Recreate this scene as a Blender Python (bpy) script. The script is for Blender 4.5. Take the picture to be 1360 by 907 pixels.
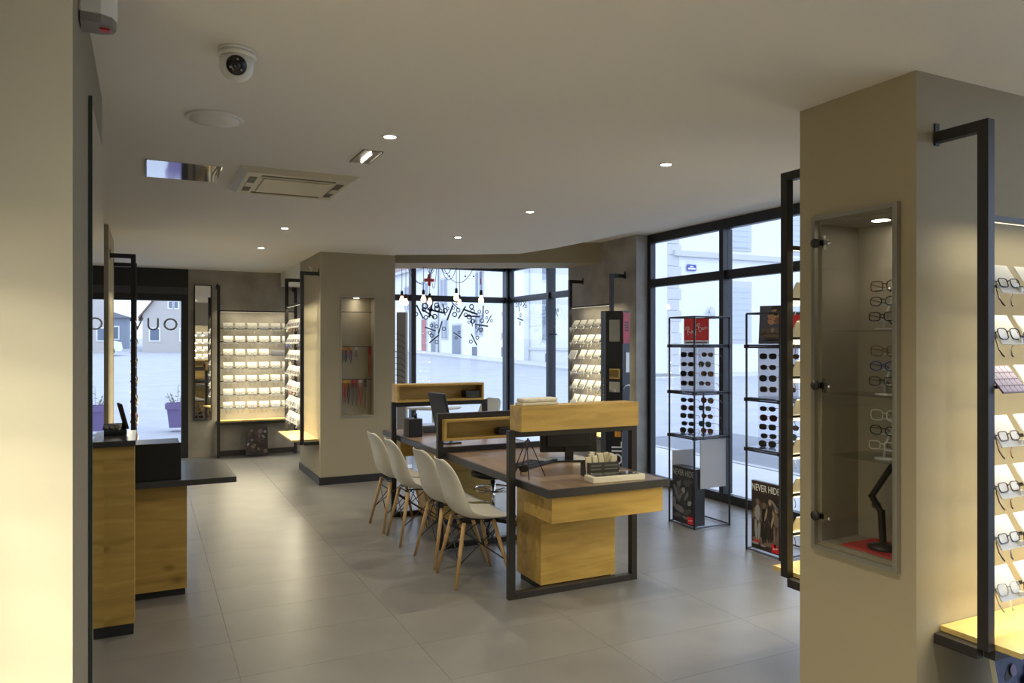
import bpy, math, random
from mathutils import Vector, Matrix, Euler
for o in list(bpy.data.objects): bpy.data.objects.remove(o)
SC = bpy.context.scene
COL = SC.collection
PI = math.pi
R = math.radians
rnd = random.Random(7)

# ------------------------------------------------------------------ camera, world, exposure
cam_d = bpy.data.cameras.new('camera'); cam = bpy.data.objects.new('camera', cam_d); COL.objects.link(cam)
cam.location = (0, 0, 1.6); cam.rotation_euler = (R(90), 0, R(-26.1))
cam_d.sensor_width = 36; cam_d.lens = 36*990/1360; cam_d.shift_y = 2.5/1360; cam_d.clip_start = .05; cam_d.clip_end = 400
SC.camera = cam
W = bpy.data.worlds.new('overcast_sky'); SC.world = W; W.use_nodes = True
W.node_tree.nodes['Background'].inputs[0].default_value = (.66, .785, 1.0, 1)
W.node_tree.nodes['Background'].inputs[1].default_value = 1.25
SC.view_settings.view_transform = 'Standard'; SC.view_settings.look = 'None'
SC.view_settings.gamma = 1; SC.view_settings.use_curve_mapping = False
SC.view_settings.exposure = 1.15
SPOT_W, LED_W, NICHE_W = 21.0, 2.5, .5
H = 2.634            # underside of the main ceiling

# ------------------------------------------------------------------ materials
MATS = {}
def P(name, col, rough=.5, metal=0., spec=.5, bump=0., bscale=40., var=0., vscale=6., emit=None, estr=0., alpha=None, coat=0.):
    if name in MATS: return MATS[name]
    m = bpy.data.materials.new(name); m.use_nodes = True; MATS[name] = m
    nt = m.node_tree; b = nt.nodes['Principled BSDF']
    b.inputs['Base Color'].default_value = (*col, 1); b.inputs['Roughness'].default_value = rough
    b.inputs['Metallic'].default_value = metal; b.inputs['Specular IOR Level'].default_value = spec
    b.inputs['Coat Weight'].default_value = coat
    if emit: b.inputs['Emission Color'].default_value = (*emit, 1); b.inputs['Emission Strength'].default_value = estr
    if var or bump:
        tc = nt.nodes.new('ShaderNodeTexCoord')
    if var:
        n = nt.nodes.new('ShaderNodeTexNoise'); n.inputs['Scale'].default_value = vscale; n.inputs['Detail'].default_value = 6
        nt.links.new(tc.outputs['Object'], n.inputs['Vector'])
        cr = nt.nodes.new('ShaderNodeValToRGB')
        cr.color_ramp.elements[0].position = .3; cr.color_ramp.elements[1].position = .7
        cr.color_ramp.elements[0].color = (*[max(0, c*(1-var)) for c in col], 1)
        cr.color_ramp.elements[1].color = (*[min(1, c*(1+var)) for c in col], 1)
        nt.links.new(n.outputs['Fac'], cr.inputs[0]); nt.links.new(cr.outputs[0], b.inputs['Base Color'])
    if bump:
        n2 = nt.nodes.new('ShaderNodeTexNoise'); n2.inputs['Scale'].default_value = bscale; n2.inputs['Detail'].default_value = 5
        nt.links.new(tc.outputs['Object'], n2.inputs['Vector'])
        bp = nt.nodes.new('ShaderNodeBump'); bp.inputs['Strength'].default_value = bump; bp.inputs['Distance'].default_value = .01
        nt.links.new(n2.outputs['Fac'], bp.inputs['Height']); nt.links.new(bp.outputs[0], b.inputs['Normal'])
    return m

def wood(name, dark, mid, light, stretch=(1.3, 9, 9), rough=.45, knots=True):
    m = bpy.data.materials.new(name); m.use_nodes = True; MATS[name] = m
    nt = m.node_tree; b = nt.nodes['Principled BSDF']; b.inputs['Roughness'].default_value = rough
    tc = nt.nodes.new('ShaderNodeTexCoord'); mp = nt.nodes.new('ShaderNodeMapping'); mp.inputs['Scale'].default_value = stretch
    nt.links.new(tc.outputs['Object'], mp.inputs['Vector'])
    n = nt.nodes.new('ShaderNodeTexNoise'); n.inputs['Scale'].default_value = 1.6; n.inputs['Detail'].default_value = 8; n.inputs['Distortion'].default_value = .9
    nt.links.new(mp.outputs[0], n.inputs['Vector'])
    cr = nt.nodes.new('ShaderNodeValToRGB'); e = cr.color_ramp.elements
    e[0].position = .28; e[0].color = (*dark, 1); e[1].position = .72; e[1].color = (*light, 1)
    k = e.new(.5); k.color = (*mid, 1)
    nt.links.new(n.outputs['Fac'], cr.inputs[0])
    out = cr.outputs[0]
    if knots:
        mp2 = nt.nodes.new('ShaderNodeMapping'); mp2.inputs['Scale'].default_value = (3.0, 5.5, 5.5)
        nt.links.new(tc.outputs['Object'], mp2.inputs['Vector'])
        v = nt.nodes.new('ShaderNodeTexVoronoi'); v.inputs['Scale'].default_value = 1.1
        nt.links.new(mp2.outputs[0], v.inputs['Vector'])
        c2 = nt.nodes.new('ShaderNodeValToRGB'); c2.color_ramp.elements[0].position = .03; c2.color_ramp.elements[0].color = (.42, .36, .30, 1)
        c2.color_ramp.elements[1].position = .17; c2.color_ramp.elements[1].color = (1, 1, 1, 1)
        nt.links.new(v.outputs['Distance'], c2.inputs[0])
        mx = nt.nodes.new('ShaderNodeMix'); mx.data_type = 'RGBA'; mx.blend_type = 'MULTIPLY'; mx.inputs[0].default_value = .8
        nt.links.new(out, mx.inputs[6]); nt.links.new(c2.outputs[0], mx.inputs[7]); out = mx.outputs[2]
    nt.links.new(out, b.inputs['Base Color'])
    return m

def glass(name, tint=(.97, .985, 1), ior=1.45, rough=0.):
    m = bpy.data.materials.new(name); m.use_nodes = True; MATS[name] = m
    nt = m.node_tree; nt.nodes.clear()
    o = nt.nodes.new('ShaderNodeOutputMaterial'); t = nt.nodes.new('ShaderNodeBsdfTransparent'); g = nt.nodes.new('ShaderNodeBsdfGlossy')
    t.inputs[0].default_value = (*tint, 1); g.inputs['Roughness'].default_value = rough
    r0 = ((ior-1)/(ior+1))**2                    # Schlick reflectance, the same from both sides of the sheet
    ge = nt.nodes.new('ShaderNodeNewGeometry'); d = nt.nodes.new('ShaderNodeVectorMath'); d.operation = 'DOT_PRODUCT'
    nt.links.new(ge.outputs['Incoming'], d.inputs[0]); nt.links.new(ge.outputs['Normal'], d.inputs[1])
    def mth(op, a, b=None):
        q = nt.nodes.new('ShaderNodeMath'); q.operation = op
        for i, v in enumerate((a, b)):
            if v is None: continue
            if isinstance(v, (int, float)): q.inputs[i].default_value = v
            else: nt.links.new(v, q.inputs[i])
        return q
    f = mth('ADD', mth('MULTIPLY', mth('POWER', mth('SUBTRACT', 1.0, mth('ABSOLUTE', d.outputs['Value']).outputs[0]).outputs[0], 5.0).outputs[0], 1-r0).outputs[0], r0)
    mx = nt.nodes.new('ShaderNodeMixShader')
    nt.links.new(f.outputs[0], mx.inputs[0]); nt.links.new(t.outputs[0], mx.inputs[1]); nt.links.new(g.outputs[0], mx.inputs[2])
    nt.links.new(mx.outputs[0], o.inputs[0])
    return m

PAINT = P('beige_paint', (.38, .33, .225), .75, bump=.04, bscale=90)
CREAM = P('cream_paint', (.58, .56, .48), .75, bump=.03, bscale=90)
CEILM = P('ceiling_paint', (.80, .765, .69), .85, bump=.02, bscale=120)
CONC = P('concrete', (.34, .315, .275), .8, bump=.12, bscale=18, var=.22, vscale=3.2)
CONC2 = P('concrete_edge', (.40, .40, .385), .8, bump=.25, bscale=30, var=.2, vscale=9)
BLACK = P('black_metal', (.018, .015, .014), .45, bump=.0)
FRAMEM = P('window_aluminium', (.016, .018, .024), .4)
PANELB = P('black_panel', (.010, .009, .010), .35)
TILE = P('grey_floor_tile', (.20, .193, .183), .33, spec=.6, bump=.012, bscale=14, var=.10, vscale=2.5)
GROUT = P('grout', (.15, .145, .135), .8)
BASEB = P('dark_baseboard', (.02, .02, .022), .5)
OAK = wood('knotty_oak', (.36, .23, .05), (.48, .31, .075), (.57, .38, .105))
OAKL = wood('pale_oak_shelf', (.50, .36, .12), (.60, .44, .16), (.66, .50, .20), knots=False)
DESKW = wood('brown_desk_laminate', (.17, .115, .07), (.225, .155, .10), (.27, .19, .125), (6, 1.2, 6), .35, False)
BEECH = wood('beech_leg', (.43, .26, .10), (.52, .33, .14), (.58, .38, .17), (10, 10, 1.2), .5, False)
EDGE = P('dark_edge_band', (.028, .027, .030), .4)
SLATE = P('slate_worktop', (.045, .045, .045), .28)
WHITEP = P('white_plastic', (.78, .76, .67), .35)
WHITE = P('white_gloss', (.80, .80, .78), .3)
BOARDM = P('white_display_board', (.86, .85, .80), .45)
GREYB = P('grey_board', (.30, .29, .29), .6)
CHROME = P('chrome', (.75, .75, .76), .15, metal=1)
STEEL = P('dark_wire_steel', (.05, .05, .058), .35, metal=.3)
ALU = P('brushed_aluminium_trim', (.36, .34, .29), .4, metal=.5)
MIRROR = P('mirror_silver', (.92, .93, .93), .015, metal=1)
GLASS = glass('window_glass'); CGLASS = glass('cabinet_glass', (.975, .985, .97)); ACRYL = glass('clear_acrylic', (.93, .94, .97), 1.3)
LEDM = P('led_strip', (1, .95, .8), .5, emit=(1, .86, .58), estr=.7)
SPOTM = P('spot_lens', (1, .98, .92), .5, emit=(1, .93, .80), estr=14)
TUBEM = P('light_tube', (1, 1, 1), .5, emit=(1, .95, .85), estr=9)
BULBM = P('warm_bulb', (1, .8, .55), .4, emit=(1, .52, .24), estr=2.6)
RED = P('red_print', (.62, .012, .02), .35); REDC = P('red_cross_print', (.70, .05, .03), .5)
WPRINT = P('white_print', (.82, .82, .80), .5)
LENSD = P('dark_lens', (.02, .02, .022), .08, spec=.7); LENSB = P('brown_lens', (.10, .05, .025), .08, spec=.7); LENSG = P('blue_green_lens', (.03, .09, .11), .08, spec=.7)
GFR = {'black': P('black_acetate', (.012, .012, .014), .25), 'tortoiseshell': P('tortoise_acetate', (.12, .045, .012), .25, var=.5, vscale=60),
       'blue': P('blue_acetate', (.03, .05, .30), .25), 'red': P('red_acetate', (.33, .02, .03), .25),
       'clear': P('clear_acetate', (.62, .60, .52), .2), 'gunmetal': P('gunmetal', (.12, .12, .13), .25, metal=.8), 'brown': P('brown_acetate', (.16, .07, .03), .3)}
FROST = bpy.data.materials.new('frosted_panel'); FROST.use_nodes = True
_n = FROST.node_tree.nodes; _l = FROST.node_tree.links; _n.clear()
_o, _m, _d, _t = (_n.new('ShaderNode'+k) for k in ('OutputMaterial', 'MixShader', 'BsdfDiffuse', 'BsdfTranslucent'))
_d.inputs[0].default_value = (.80, .81, .86, 1); _t.inputs[0].default_value = (.85, .87, .92, 1); _m.inputs[0].default_value = .8
_l.new(_d.outputs[0], _m.inputs[1]); _l.new(_t.outputs[0], _m.inputs[2]); _l.new(_m.outputs[0], _o.inputs[0])
LENSC = glass('clear_lens', (.985, .985, .985), 1.3)

# ------------------------------------------------------------------ mesh builder
class MB:
    def __init__(s): s.v = []; s.f = []; s.sm = []
    def add(s, vs, fs, smooth=False, M=None):
        k = len(s.v)
        s.v += [tuple(M @ Vector(p)) if M else tuple(p) for p in vs]
        s.f += [tuple(i+k for i in f) for f in fs]; s.sm += [smooth]*len(fs); return s
    def box(s, x0, x1, y0, y1, z0, z1, M=None):
        vs = [(x, y, z) for z in (z0, z1) for y in (y0, y1) for x in (x0, x1)]
        return s.add(vs, [(0, 2, 3, 1), (4, 5, 7, 6), (0, 1, 5, 4), (2, 6, 7, 3), (0, 4, 6, 2), (1, 3, 7, 5)], False, M)
    def prism(s, poly, z0, z1, M=None):
        n = len(poly)
        a = sum(poly[i][0]*poly[(i+1) % n][1]-poly[(i+1) % n][0]*poly[i][1] for i in range(n))
        if a < 0: poly = poly[::-1]
        vs = [(x, y, z0) for x, y in poly]+[(x, y, z1) for x, y in poly]
        fs = [tuple(range(n))[::-1], tuple(range(n, 2*n))]+[(i, (i+1) % n, n+(i+1) % n, n+i) for i in range(n)]
        return s.add(vs, fs, False, M)
    def tube(s, pts, r, n=8, closed=False, M=None, cap=True):
        pts = [Vector(p) for p in pts]; N = len(pts); rs = r if isinstance(r, (list, tuple)) else [r]*N
        vs = []; prev = None
        for i, p in enumerate(pts):
            if closed: t = pts[(i+1) % N]-pts[i-1]
            else: t = pts[min(i+1, N-1)]-pts[max(i-1, 0)]
            t = t.normalized() if t.length > 1e-9 else Vector((0, 0, 1))
            if prev is None:
                a = Vector((0, 0, 1)) if abs(t.z) < .9 else Vector((1, 0, 0)); u = t.cross(a).normalized()
            else:
                u = prev-t*prev.dot(t); u = u.normalized() if u.length > 1e-6 else t.orthogonal().normalized()
            prev = u; w = t.cross(u)
            vs += [p+(u*math.cos(2*PI*k/n)+w*math.sin(2*PI*k/n))*rs[i] for k in range(n)]
        fs = []
        for i in range(N if closed else N-1):
            j = (i+1) % N
            fs += [(i*n+k, i*n+(k+1) % n, j*n+(k+1) % n, j*n+k) for k in range(n)]
        if cap and not closed: fs += [tuple(range(n))[::-1], tuple(range((N-1)*n, N*n))]
        return s.add(vs, fs, n > 4, M)
    def lathe(s, prof, n=20, M=None):          # prof: (radius, z)
        vs = []; fs = []
        for r, z in prof: vs += [(r*math.cos(2*PI*k/n), r*math.sin(2*PI*k/n), z) for k in range(n)]
        for i in range(len(prof)-1): fs += [(i*n+k, i*n+(k+1) % n, (i+1)*n+(k+1) % n, (i+1)*n+k) for k in range(n)]
        fs += [tuple(range(n))[::-1], tuple(range((len(prof)-1)*n, len(prof)*n))]
        return s.add(vs, fs, True, M)
    def ring(s, r0, r1, h, n=20, M=None):      # flat ring in xy plane
        vs = []; fs = []
        for z in (0, h):
            for r in (r0, r1): vs += [(r*math.cos(2*PI*k/n), r*math.sin(2*PI*k/n), z) for k in range(n)]
        for k in range(n):
            j = (k+1) % n
            fs += [(k, j, n+j, n+k), (2*n+k, 3*n+k, 3*n+j, 2*n+j), (k, 2*n+k, 2*n+j, j), (n+k, n+j, 3*n+j, 3*n+k)]
        return s.add(vs, fs, False, M)
    def mesh(s, name, mat):
        me = bpy.data.meshes.new(name); me.from_pydata(s.v, [], s.f); me.validate(); me.update()
        if len(me.polygons) == len(s.sm): me.polygons.foreach_set('use_smooth', s.sm)
        if mat: me.materials.append(mat)
        return me
    def build(s, name, mat, parent=None, bevel=0):
        return put(name, s.mesh(name, mat), parent, bevel=bevel)
def put(name, me, parent=None, M=None, bevel=0):
    o = bpy.data.objects.new(name, me); COL.objects.link(o)
    if parent: o.parent = parent
    if M is not None: o.matrix_local = M
    if bevel:
        b = o.modifiers.new('bevel', 'BEVEL'); b.width = bevel; b.segments = 2; b.limit_method = 'ANGLE'; b.angle_limit = R(50)
    return o
def tag(o, label, cat, group=None):
    o['label'] = label; o['category'] = cat
    if group: o['group'] = group
    return o
def struct(o, label=None):
    o['kind'] = 'structure'
    if label: o['label'] = label
    return o
def thing(name, label, cat, loc=(0, 0, 0), rz=0, group=None):
    o = bpy.data.objects.new(name, None); COL.objects.link(o); o.empty_display_size = .1
    o.matrix_basis = Matrix.Translation(loc) @ Matrix.Rotation(rz, 4, 'Z')
    return tag(o, label, cat, group)
def copy_tree(o, parent=None):
    c = o.copy(); COL.objects.link(c); c.parent = parent
    for ch in [x for x in bpy.data.objects if x.parent == o]: copy_tree(ch, c)
    return c
def box(name, b, mat, parent=None, bevel=0): return MB().box(*b).build(name, mat, parent, bevel)
def T(x, y, z): return Matrix.Translation((x, y, z))
def RX(a): return Matrix.Rotation(a, 4, 'X')
def RY(a): return Matrix.Rotation(a, 4, 'Y')
def RZ(a): return Matrix.Rotation(a, 4, 'Z')
def text(name, s, size, mat, parent, M, shear=0, align='CENTER', ext=.0008, spacing=1.0):
    cu = bpy.data.curves.new(name, 'FONT'); cu.body = s; cu.size = size; cu.shear = shear; cu.extrude = ext
    cu.align_x = align; cu.align_y = 'CENTER'; cu.resolution_u = 3; cu.space_character = spacing
    t = bpy.data.objects.new(name, cu); COL.objects.link(t); bpy.context.view_layer.update()
    me = bpy.data.meshes.new_from_object(t.evaluated_get(bpy.context.evaluated_depsgraph_get()))
    bpy.data.objects.remove(t); bpy.data.curves.remove(cu)
    me.name = name; me.materials.clear(); me.materials.append(mat)
    return put(name, me, parent, M)
def light(name, kind, loc, energy, col, parent=None, rot=None, **kw):
    l = bpy.data.lights.new(name, kind); l.energy = energy; l.color = col
    for k, v in kw.items(): setattr(l, k, v)
    o = bpy.data.objects.new(name, l); COL.objects.link(o); o.location = loc
    if rot: o.rotation_euler = rot
    if parent: o.parent = parent
    return o
ORD = ['first', 'second', 'third', 'fourth', 'fifth', 'sixth', 'seventh', 'eighth', 'ninth', 'tenth', 'eleventh', 'twelfth']
WARM = (1, .90, .63)

# ================================================================== SETTING
# floor: grout bed and single tiles
floor = struct(box('floor', (-4, 5.30, -3, 11.5, -.12, -.006), GROUT), 'grey large-format tiled shop floor')
TX, TY = .90, .47
tmes = []
for i in range(4):
    g = .0007
    t = MB().box(g, TX-g, g, TY-g, -.006, 0).mesh('tile', TILE); tmes.append(t)
half = MB().box(.0018, TX/2-.0018, .0018, TY-.0018, -.006, 0).mesh('tile', TILE)
ny = 0
y = -.94+.02
while y < 11.4:
    off = 0
    x = .40-3*TX-off
    while x < 5.2:
        if x > -2.6 and not (y > 9.5 and x < -1.5):
            if x+TX <= 5.29: put('tile', tmes[0], floor, T(x, y, 0))
            else: put('tile', MB().box(.0018, 5.285-x, .0018, TY-.0018, -.006, 0).mesh('tile', TILE), floor, T(x, y, 0))
        x += TX
    y += TY; ny += 1

# ceilings
edge = [(-4, -3), (4.06, -3), (4.06, 5.5), (4.03, 6.4), (3.98, 7.1), (3.86, 7.68), (3.4, 8.0), (2.62, 8.42), (2.62, 11.6), (-4, 11.6)]
struct(MB().prism(edge, H, H+.05).build('ceiling', CEILM), 'plain beige suspended ceiling over the shop floor')
struct(box('ceiling_upper', (-4, 5.45, -3, 11.6, 2.85, 2.95), CEILM), 'raised ceiling strip along the window')
struct(MB().prism([(2.63, 9.03), (5.05, 7.81), (5.20, 7.73), (5.20, 8.50), (2.63, 9.80)], 2.60, 2.85).build('ceiling_bay', PAINT), 'lowered ceiling of the corner window bay')
struct(box('ceiling_box', (1.76, 2.62, 9.75, 11.3, 2.43, H), CEILM), 'pale boxed ceiling drop by the back wall')
# left side walls
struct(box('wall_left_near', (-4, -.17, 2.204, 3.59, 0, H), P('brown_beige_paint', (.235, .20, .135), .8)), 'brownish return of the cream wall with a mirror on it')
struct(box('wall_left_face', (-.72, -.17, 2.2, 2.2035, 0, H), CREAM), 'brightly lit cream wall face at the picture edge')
struct(box('wall_left_far', (-4, -.30, 7.35, 8.55, 0, H), PAINT), 'beige wall stub beyond the counter')
struct(box('wall_left_entry', (-.92, -.72, -3, 2.2, 0, H), PAINT), 'beige wall beside the viewer')
struct(box('wall_left', (-4.1, -4, -3, 11.5, 0, 2.85), PAINT)); struct(box('wall_rear', (-4, 5.3, -3.1, -3, 0, 2.85), PAINT))
# back wall (concrete)
struct(box('wall_back', (.52, 2.62, 11.35, 11.5, 0, 2.85), CONC), 'grey concrete back wall beside the glass door')
struct(box('wall_back_left', (-4, -1.35, 11.35, 11.5, 0, 2.85), PAINT))
# central pillar with niche
pm = MB()
for b in ((1.757, 2.0, 8.5, 9.72, 0, H), (2.378, 2.63, 8.5, 9.72, 0, H), (2.0, 2.378, 8.5, 9.72, 0, .766), (2.0, 2.378, 8.5, 9.72, 2.13, H), (2.0, 2.378, 8.66, 9.72, .766, 2.13)): pm.box(*b)
struct(pm.build('wall_pillar_center', PAINT), 'square beige pillar with a lit niche')
bm = MB(); bm.box(1.742, 2.645, 8.485, 8.5, 0, .085).box(1.742, 1.757, 8.5, 9.735, 0, .085); struct(bm.build('baseboard_pillar', BASEB), 'dark skirting around the central pillar')
# right pillar + fin wall with niche
pm = MB()
NY0, NY1, NZ0, NZ1 = 1.945, 2.315, .735, 2.125
for b in ((2.615, 2.90, 1.86, NY0, 0, H), (2.615, 2.90, NY1, 2.42, 0, H), (2.615, 2.90, NY0, NY1, 0, NZ0), (2.615, 2.90, NY0, NY1, NZ1, H), (2.86, 2.90, NY0, NY1, NZ0, NZ1), (2.90, 5.2, 1.86, 2.42, 0, 2.85)): pm.box(*b)
struct(pm.build('wall_pillar_right', PAINT), 'beige wall end with a glazed display niche')
# concrete fin by the window
struct(box('wall_concrete_fin', (5.05, 5.30, 7.06, 8.6, 0, 2.85), CONC), 'raw concrete wall between the windows')

# windows ------------------------------------------------------------------
def window(name, label, axis, pos, a0, a1, z0, z1, mull, trans, thick=.07, w=.06, twin=.0, gh=None):
    """axis 'x': glass in plane X=pos running along Y;  'y': plane Y=pos running along X"""
    fr = MB()
    def bb(p0, p1, q0, q1, d=thick):
        if axis == 'x': fr.box(pos-d/2, pos+d/2, p0, p1, q0, q1)
        else: fr.box(p0, p1, pos-d/2, pos+d/2, q0, q1)
    bb(a0, a1, z1-.10, z1); bb(a0, a1, z0, z0+.09)
    bb(a0, a0+w, z0+.09, z1-.10); bb(a1-w, a1, z0+.09, z1-.10)
    cuts = [a0+w]
    for m in mull: bb(m-w/2, m+w/2, z0+.09, z1-.10, thick+.05); cuts += [m-w/2, m+w/2]
    cuts.append(a1-w)
    for k in range(0, len(cuts), 2): bb(cuts[k], cuts[k+1], trans-.045, trans+.045)
    o = struct(fr.build(name, FRAMEM), label)
    panes = []
    for k in range(0, len(cuts), 2):
        for q0, q1 in ((z0+.09, trans-.045), (trans+.045, z1-.10)):
            g = MB()
            if axis == 'x': g.box(pos-.004, pos+.004, cuts[k], cuts[k+1], q0, q1)
            else: g.box(cuts[k], cuts[k+1], pos-.004, pos+.004, q0, q1)
            panes.append(g.build('pane', GLASS, o))
    return o, panes
win1, _ = window('window_1', 'dark framed shop window beside the sunglasses stands', 'x', 5.24, 2.42, 7.06, 0, 2.85, [3.45, 4.55, 5.80], 2.29)
win2, p2 = window('window_2', 'dark framed corner shop window with percent stickers', 'y', 10.82, 2.62, 5.28, 0, 2.85, [3.62], 2.29, w=.075)
win3, p3 = window('window_3', 'dark framed side window of the corner bay', 'x', 5.24, 8.6, 10.78, 0, 2.85, [9.42], 2.29, w=.07)
struct(box('trim_corner', (5.16, 5.30, 10.74, 10.88, 0, 2.85), FRAMEM), 'dark corner post of the window bay')
# back glass door
dr = MB()
dr.box(.43, .52, 11.36, 11.46, 0, 2.38).box(-1.35, .43, 11.36, 11.46, 2.19, 2.28).box(-1.35, .43, 11.36, 11.46, 0, .06).box(-1.35, -1.26, 11.36, 11.46, 0, 2.38)
door = struct(dr.build('door_1', FRAMEM), 'black framed glass entrance door in the back wall')
box('pane', (-1.26, .43, 11.405, 11.413, .06, 2.19), GLASS, door)
box('fascia_panel', (-1.35, .52, 11.34, 11.47, 2.38, 2.85), PANELB, door)
box('head_rail', (-1.35, .52, 11.33, 11.46, 2.28, 2.38), P('grey_blue_rail', (.05, .052, .06), .4), door)
text('lettering', 'OUV', .245, P('grey_blue_letter', (.30, .35, .40), .5), door, T(.105, 11.400, 1.855) @ RZ(PI) @ RX(R(90)), spacing=1.25)

# percent stickers on the corner window (flat print on the glass)
STK = P('grey_sticker', (.055, .055, .07), .6)
pane_big = p2[2]
def percent(parent, axis, pos, a, z, s, ang):
    b = MB(); s *= .62
    for dx, dz in ((-.34, .20), (.34, -.20)): b.ring(.12*s, .20*s, .0015, 14, T(dx*s, dz*s, 0))
    b.box(-.065*s, .065*s, -.62*s, .62*s, 0, .0015, RZ(R(-32)))
    M = T(a, pos, z) @ RX(R(90)) @ RZ(ang) if axis == 'y' else T(pos, a, z) @ RZ(R(-90)) @ RX(R(90)) @ RZ(ang)
    put('percent_sticker', b.mesh('percent_sticker', STK), parent, M)
def rayhit(u, v, X=None, Y=None, Z=None):
    t = (u-680)/990; c, s = math.cos(R(26.1)), math.sin(R(26.1))
    dx, dy, dz = s+t*c, c-t*s, (456-v)/990
    k = X/dx if X is not None else Y/dy if Y is not None else (Z-1.6)/dz
    return (dx*k, dy*k, 1.6+dz*k)
for (u, v, s, a) in [(558, 414, .30, 60), (573, 408, .42, 20), (579, 413, .36, -70), (569, 416, .3, 90), (598, 415, .34, 10), (590, 411, .24, 45), (614, 415, .30, 0), (625, 414, .34, -75), (628, 420, .32, -60),
                     (627, 427, .2, 40), (642, 414, .26, 30), (572, 437, .24, -75), (585, 435, .26, 15), (577, 450, .26, -20), (608, 445, .2, 90), (630, 451, .26, 60), (640, 432, .3, -65), (636, 436, .18, 10), (650, 424, .2, 0), (551, 414, .2, 0), (605, 406, .2, 80)]:
    p = rayhit(u, v, Y=10.80)
    if 3.67 < p[0] < 5.15: percent(pane_big, 'y', 10.812, p[0], p[2], s, R(a))
for (u, v, s, a) in [(668, 418, .22, 20), (690, 424, .26, -70), (666, 446, .2, 80), (727, 412, .26, 10), (738, 414, .2, 60), (735, 444, .22, -60), (688, 404, .3, 40), (696, 403, .24, -20)]:
    p = rayhit(u, v, X=5.22); percent(p3[0] if p[1] < 9.42 else p3[2], 'x', 5.232, p[1], p[2], s, R(a))

# mirror on the near left wall
mw = thing('wall_mirror', 'tall frameless mirror on the side of the cream wall', 'mirror', (-.17, 2.76, .05))
MB().box(.001, .008, .012, .80, .0, 2.34).build('mirror_glass', MIRROR, mw)
MB().box(.001, .012, .0, .012, .0, 2.35).build('edge_strip', P('dark_green_edge', (.03, .045, .04), .3), mw)

# ================================================================== EYEGLASSES
def rim(cx, w, h, sq, n=12):
    pts = []
    for k in range(n):
        a = 2*PI*k/n; c, s = math.cos(a), math.sin(a)
        pts.append((cx+w*math.copysign(abs(c)**sq, c), 0, h*math.copysign(abs(s)**sq, s)))
    return pts
_gcache = {}
def glasses_parts(shape, lod, fold=False):
    """local frame: x width, y forward (towards the looker), z up; origin between the lenses"""
    key = (shape, lod, fold)
    if key in _gcache: return _gcache[key]
    w, h, sq = {'rect': (.026, .017, .55), 'round': (.024, .022, .9), 'oval': (.026, .018, .8), 'way': (.028, .021, .6), 'pilot': (.029, .024, .8)}[shape]
    n, k, r = (14, 6, .0022) if lod else (10, 4, .0017)
    cx = w+.009
    fr = MB()
    for s in (-1, 1): fr.tube(rim(s*cx, w, h, sq, n), r, k, True)
    fr.tube([(-.010, 0, h*.25), (-.004, .003, h*.45), (.004, .003, h*.45), (.010, 0, h*.25)], r, k)
    tm = []
    for s in (-1, 1):
        b = MB(); x = s*(cx+w)
        if fold:
            b.tube([(x-s*.001, 0, h*.35), (x+s*.002, -.006, h*.38), (x*.86, -.020, -.015), (x*.55, -.032, -.050), (x*.42, -.030, -.072), (x*.40, -.026, -.080)], [r, r, r*.9, r, r*1.3, r*1.2], k); tm.append(b); continue
        b.tube([(x-s*.001, 0, h*.35), (x+s*.003, -.004, h*.4), (x+s*.002, -.05, h*.35), (x-s*.004, -.10, h*.2), (x-s*.010, -.135, -.02)], [r, r*.9, r*.8, r*.9, r*1.2], k); tm.append(b)
    ln = []
    for s in (-1, 1):
        p = rim(s*cx, w*.97, h*.97, sq, n); b = MB()
        b.add([(x, .0006, z) for x, _, z in p]+[(x, -.0006, z) for x, _, z in p], [tuple(range(n))[::-1], tuple(range(n, 2*n))]); ln.append(b)
    _gcache[key] = (fr, tm, ln); return _gcache[key]
_gm = {}
def eyeglasses(label, M, shape='rect', color='black', lens=None, detail=False, group=None, name='eyeglasses', tilt=0, fold=False):
    """detail: thing with frame, lens, temple parts; otherwise one mesh"""
    fr, tm, ln = glasses_parts(shape, detail, fold); mat = GFR[color]
    if not detail:
        k = (shape, color, lens.name if lens else None, round(tilt, 2), fold)
        if k not in _gm:
            b = MB(); b.add(fr.v, fr.f, True)
            for t in tm: b.add(t.v, t.f, True, T(0, 0, 0) @ RX(tilt))
            nf = len(b.f)
            if lens:
                for l in ln: b.add(l.v, l.f)
            me = b.mesh(name, mat)
            if lens:
                me.materials.append(lens)
                for p in me.polygons:
                    if p.index >= nf: p.material_index = 1
            _gm[k] = me
        o = put(name, _gm[k]); o.matrix_basis = M
        return tag(o, label, 'glasses', group)
    e = thing(name, label, 'glasses', group=group); e.matrix_basis = M
    k = (shape, color, lens.name if lens else None, 'd', fold)
    if k not in _gm: _gm[k] = (fr.mesh('frame', mat), [t.mesh('temple', mat) for t in tm], [l.mesh('lens', lens or LENSC) for l in ln])
    a, b, c = _gm[k]
    put('frame', a, e)
    for t in b: put('temple', t, e, RX(tilt))
    for l in c: put('lens', l, e)
    return e

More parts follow.
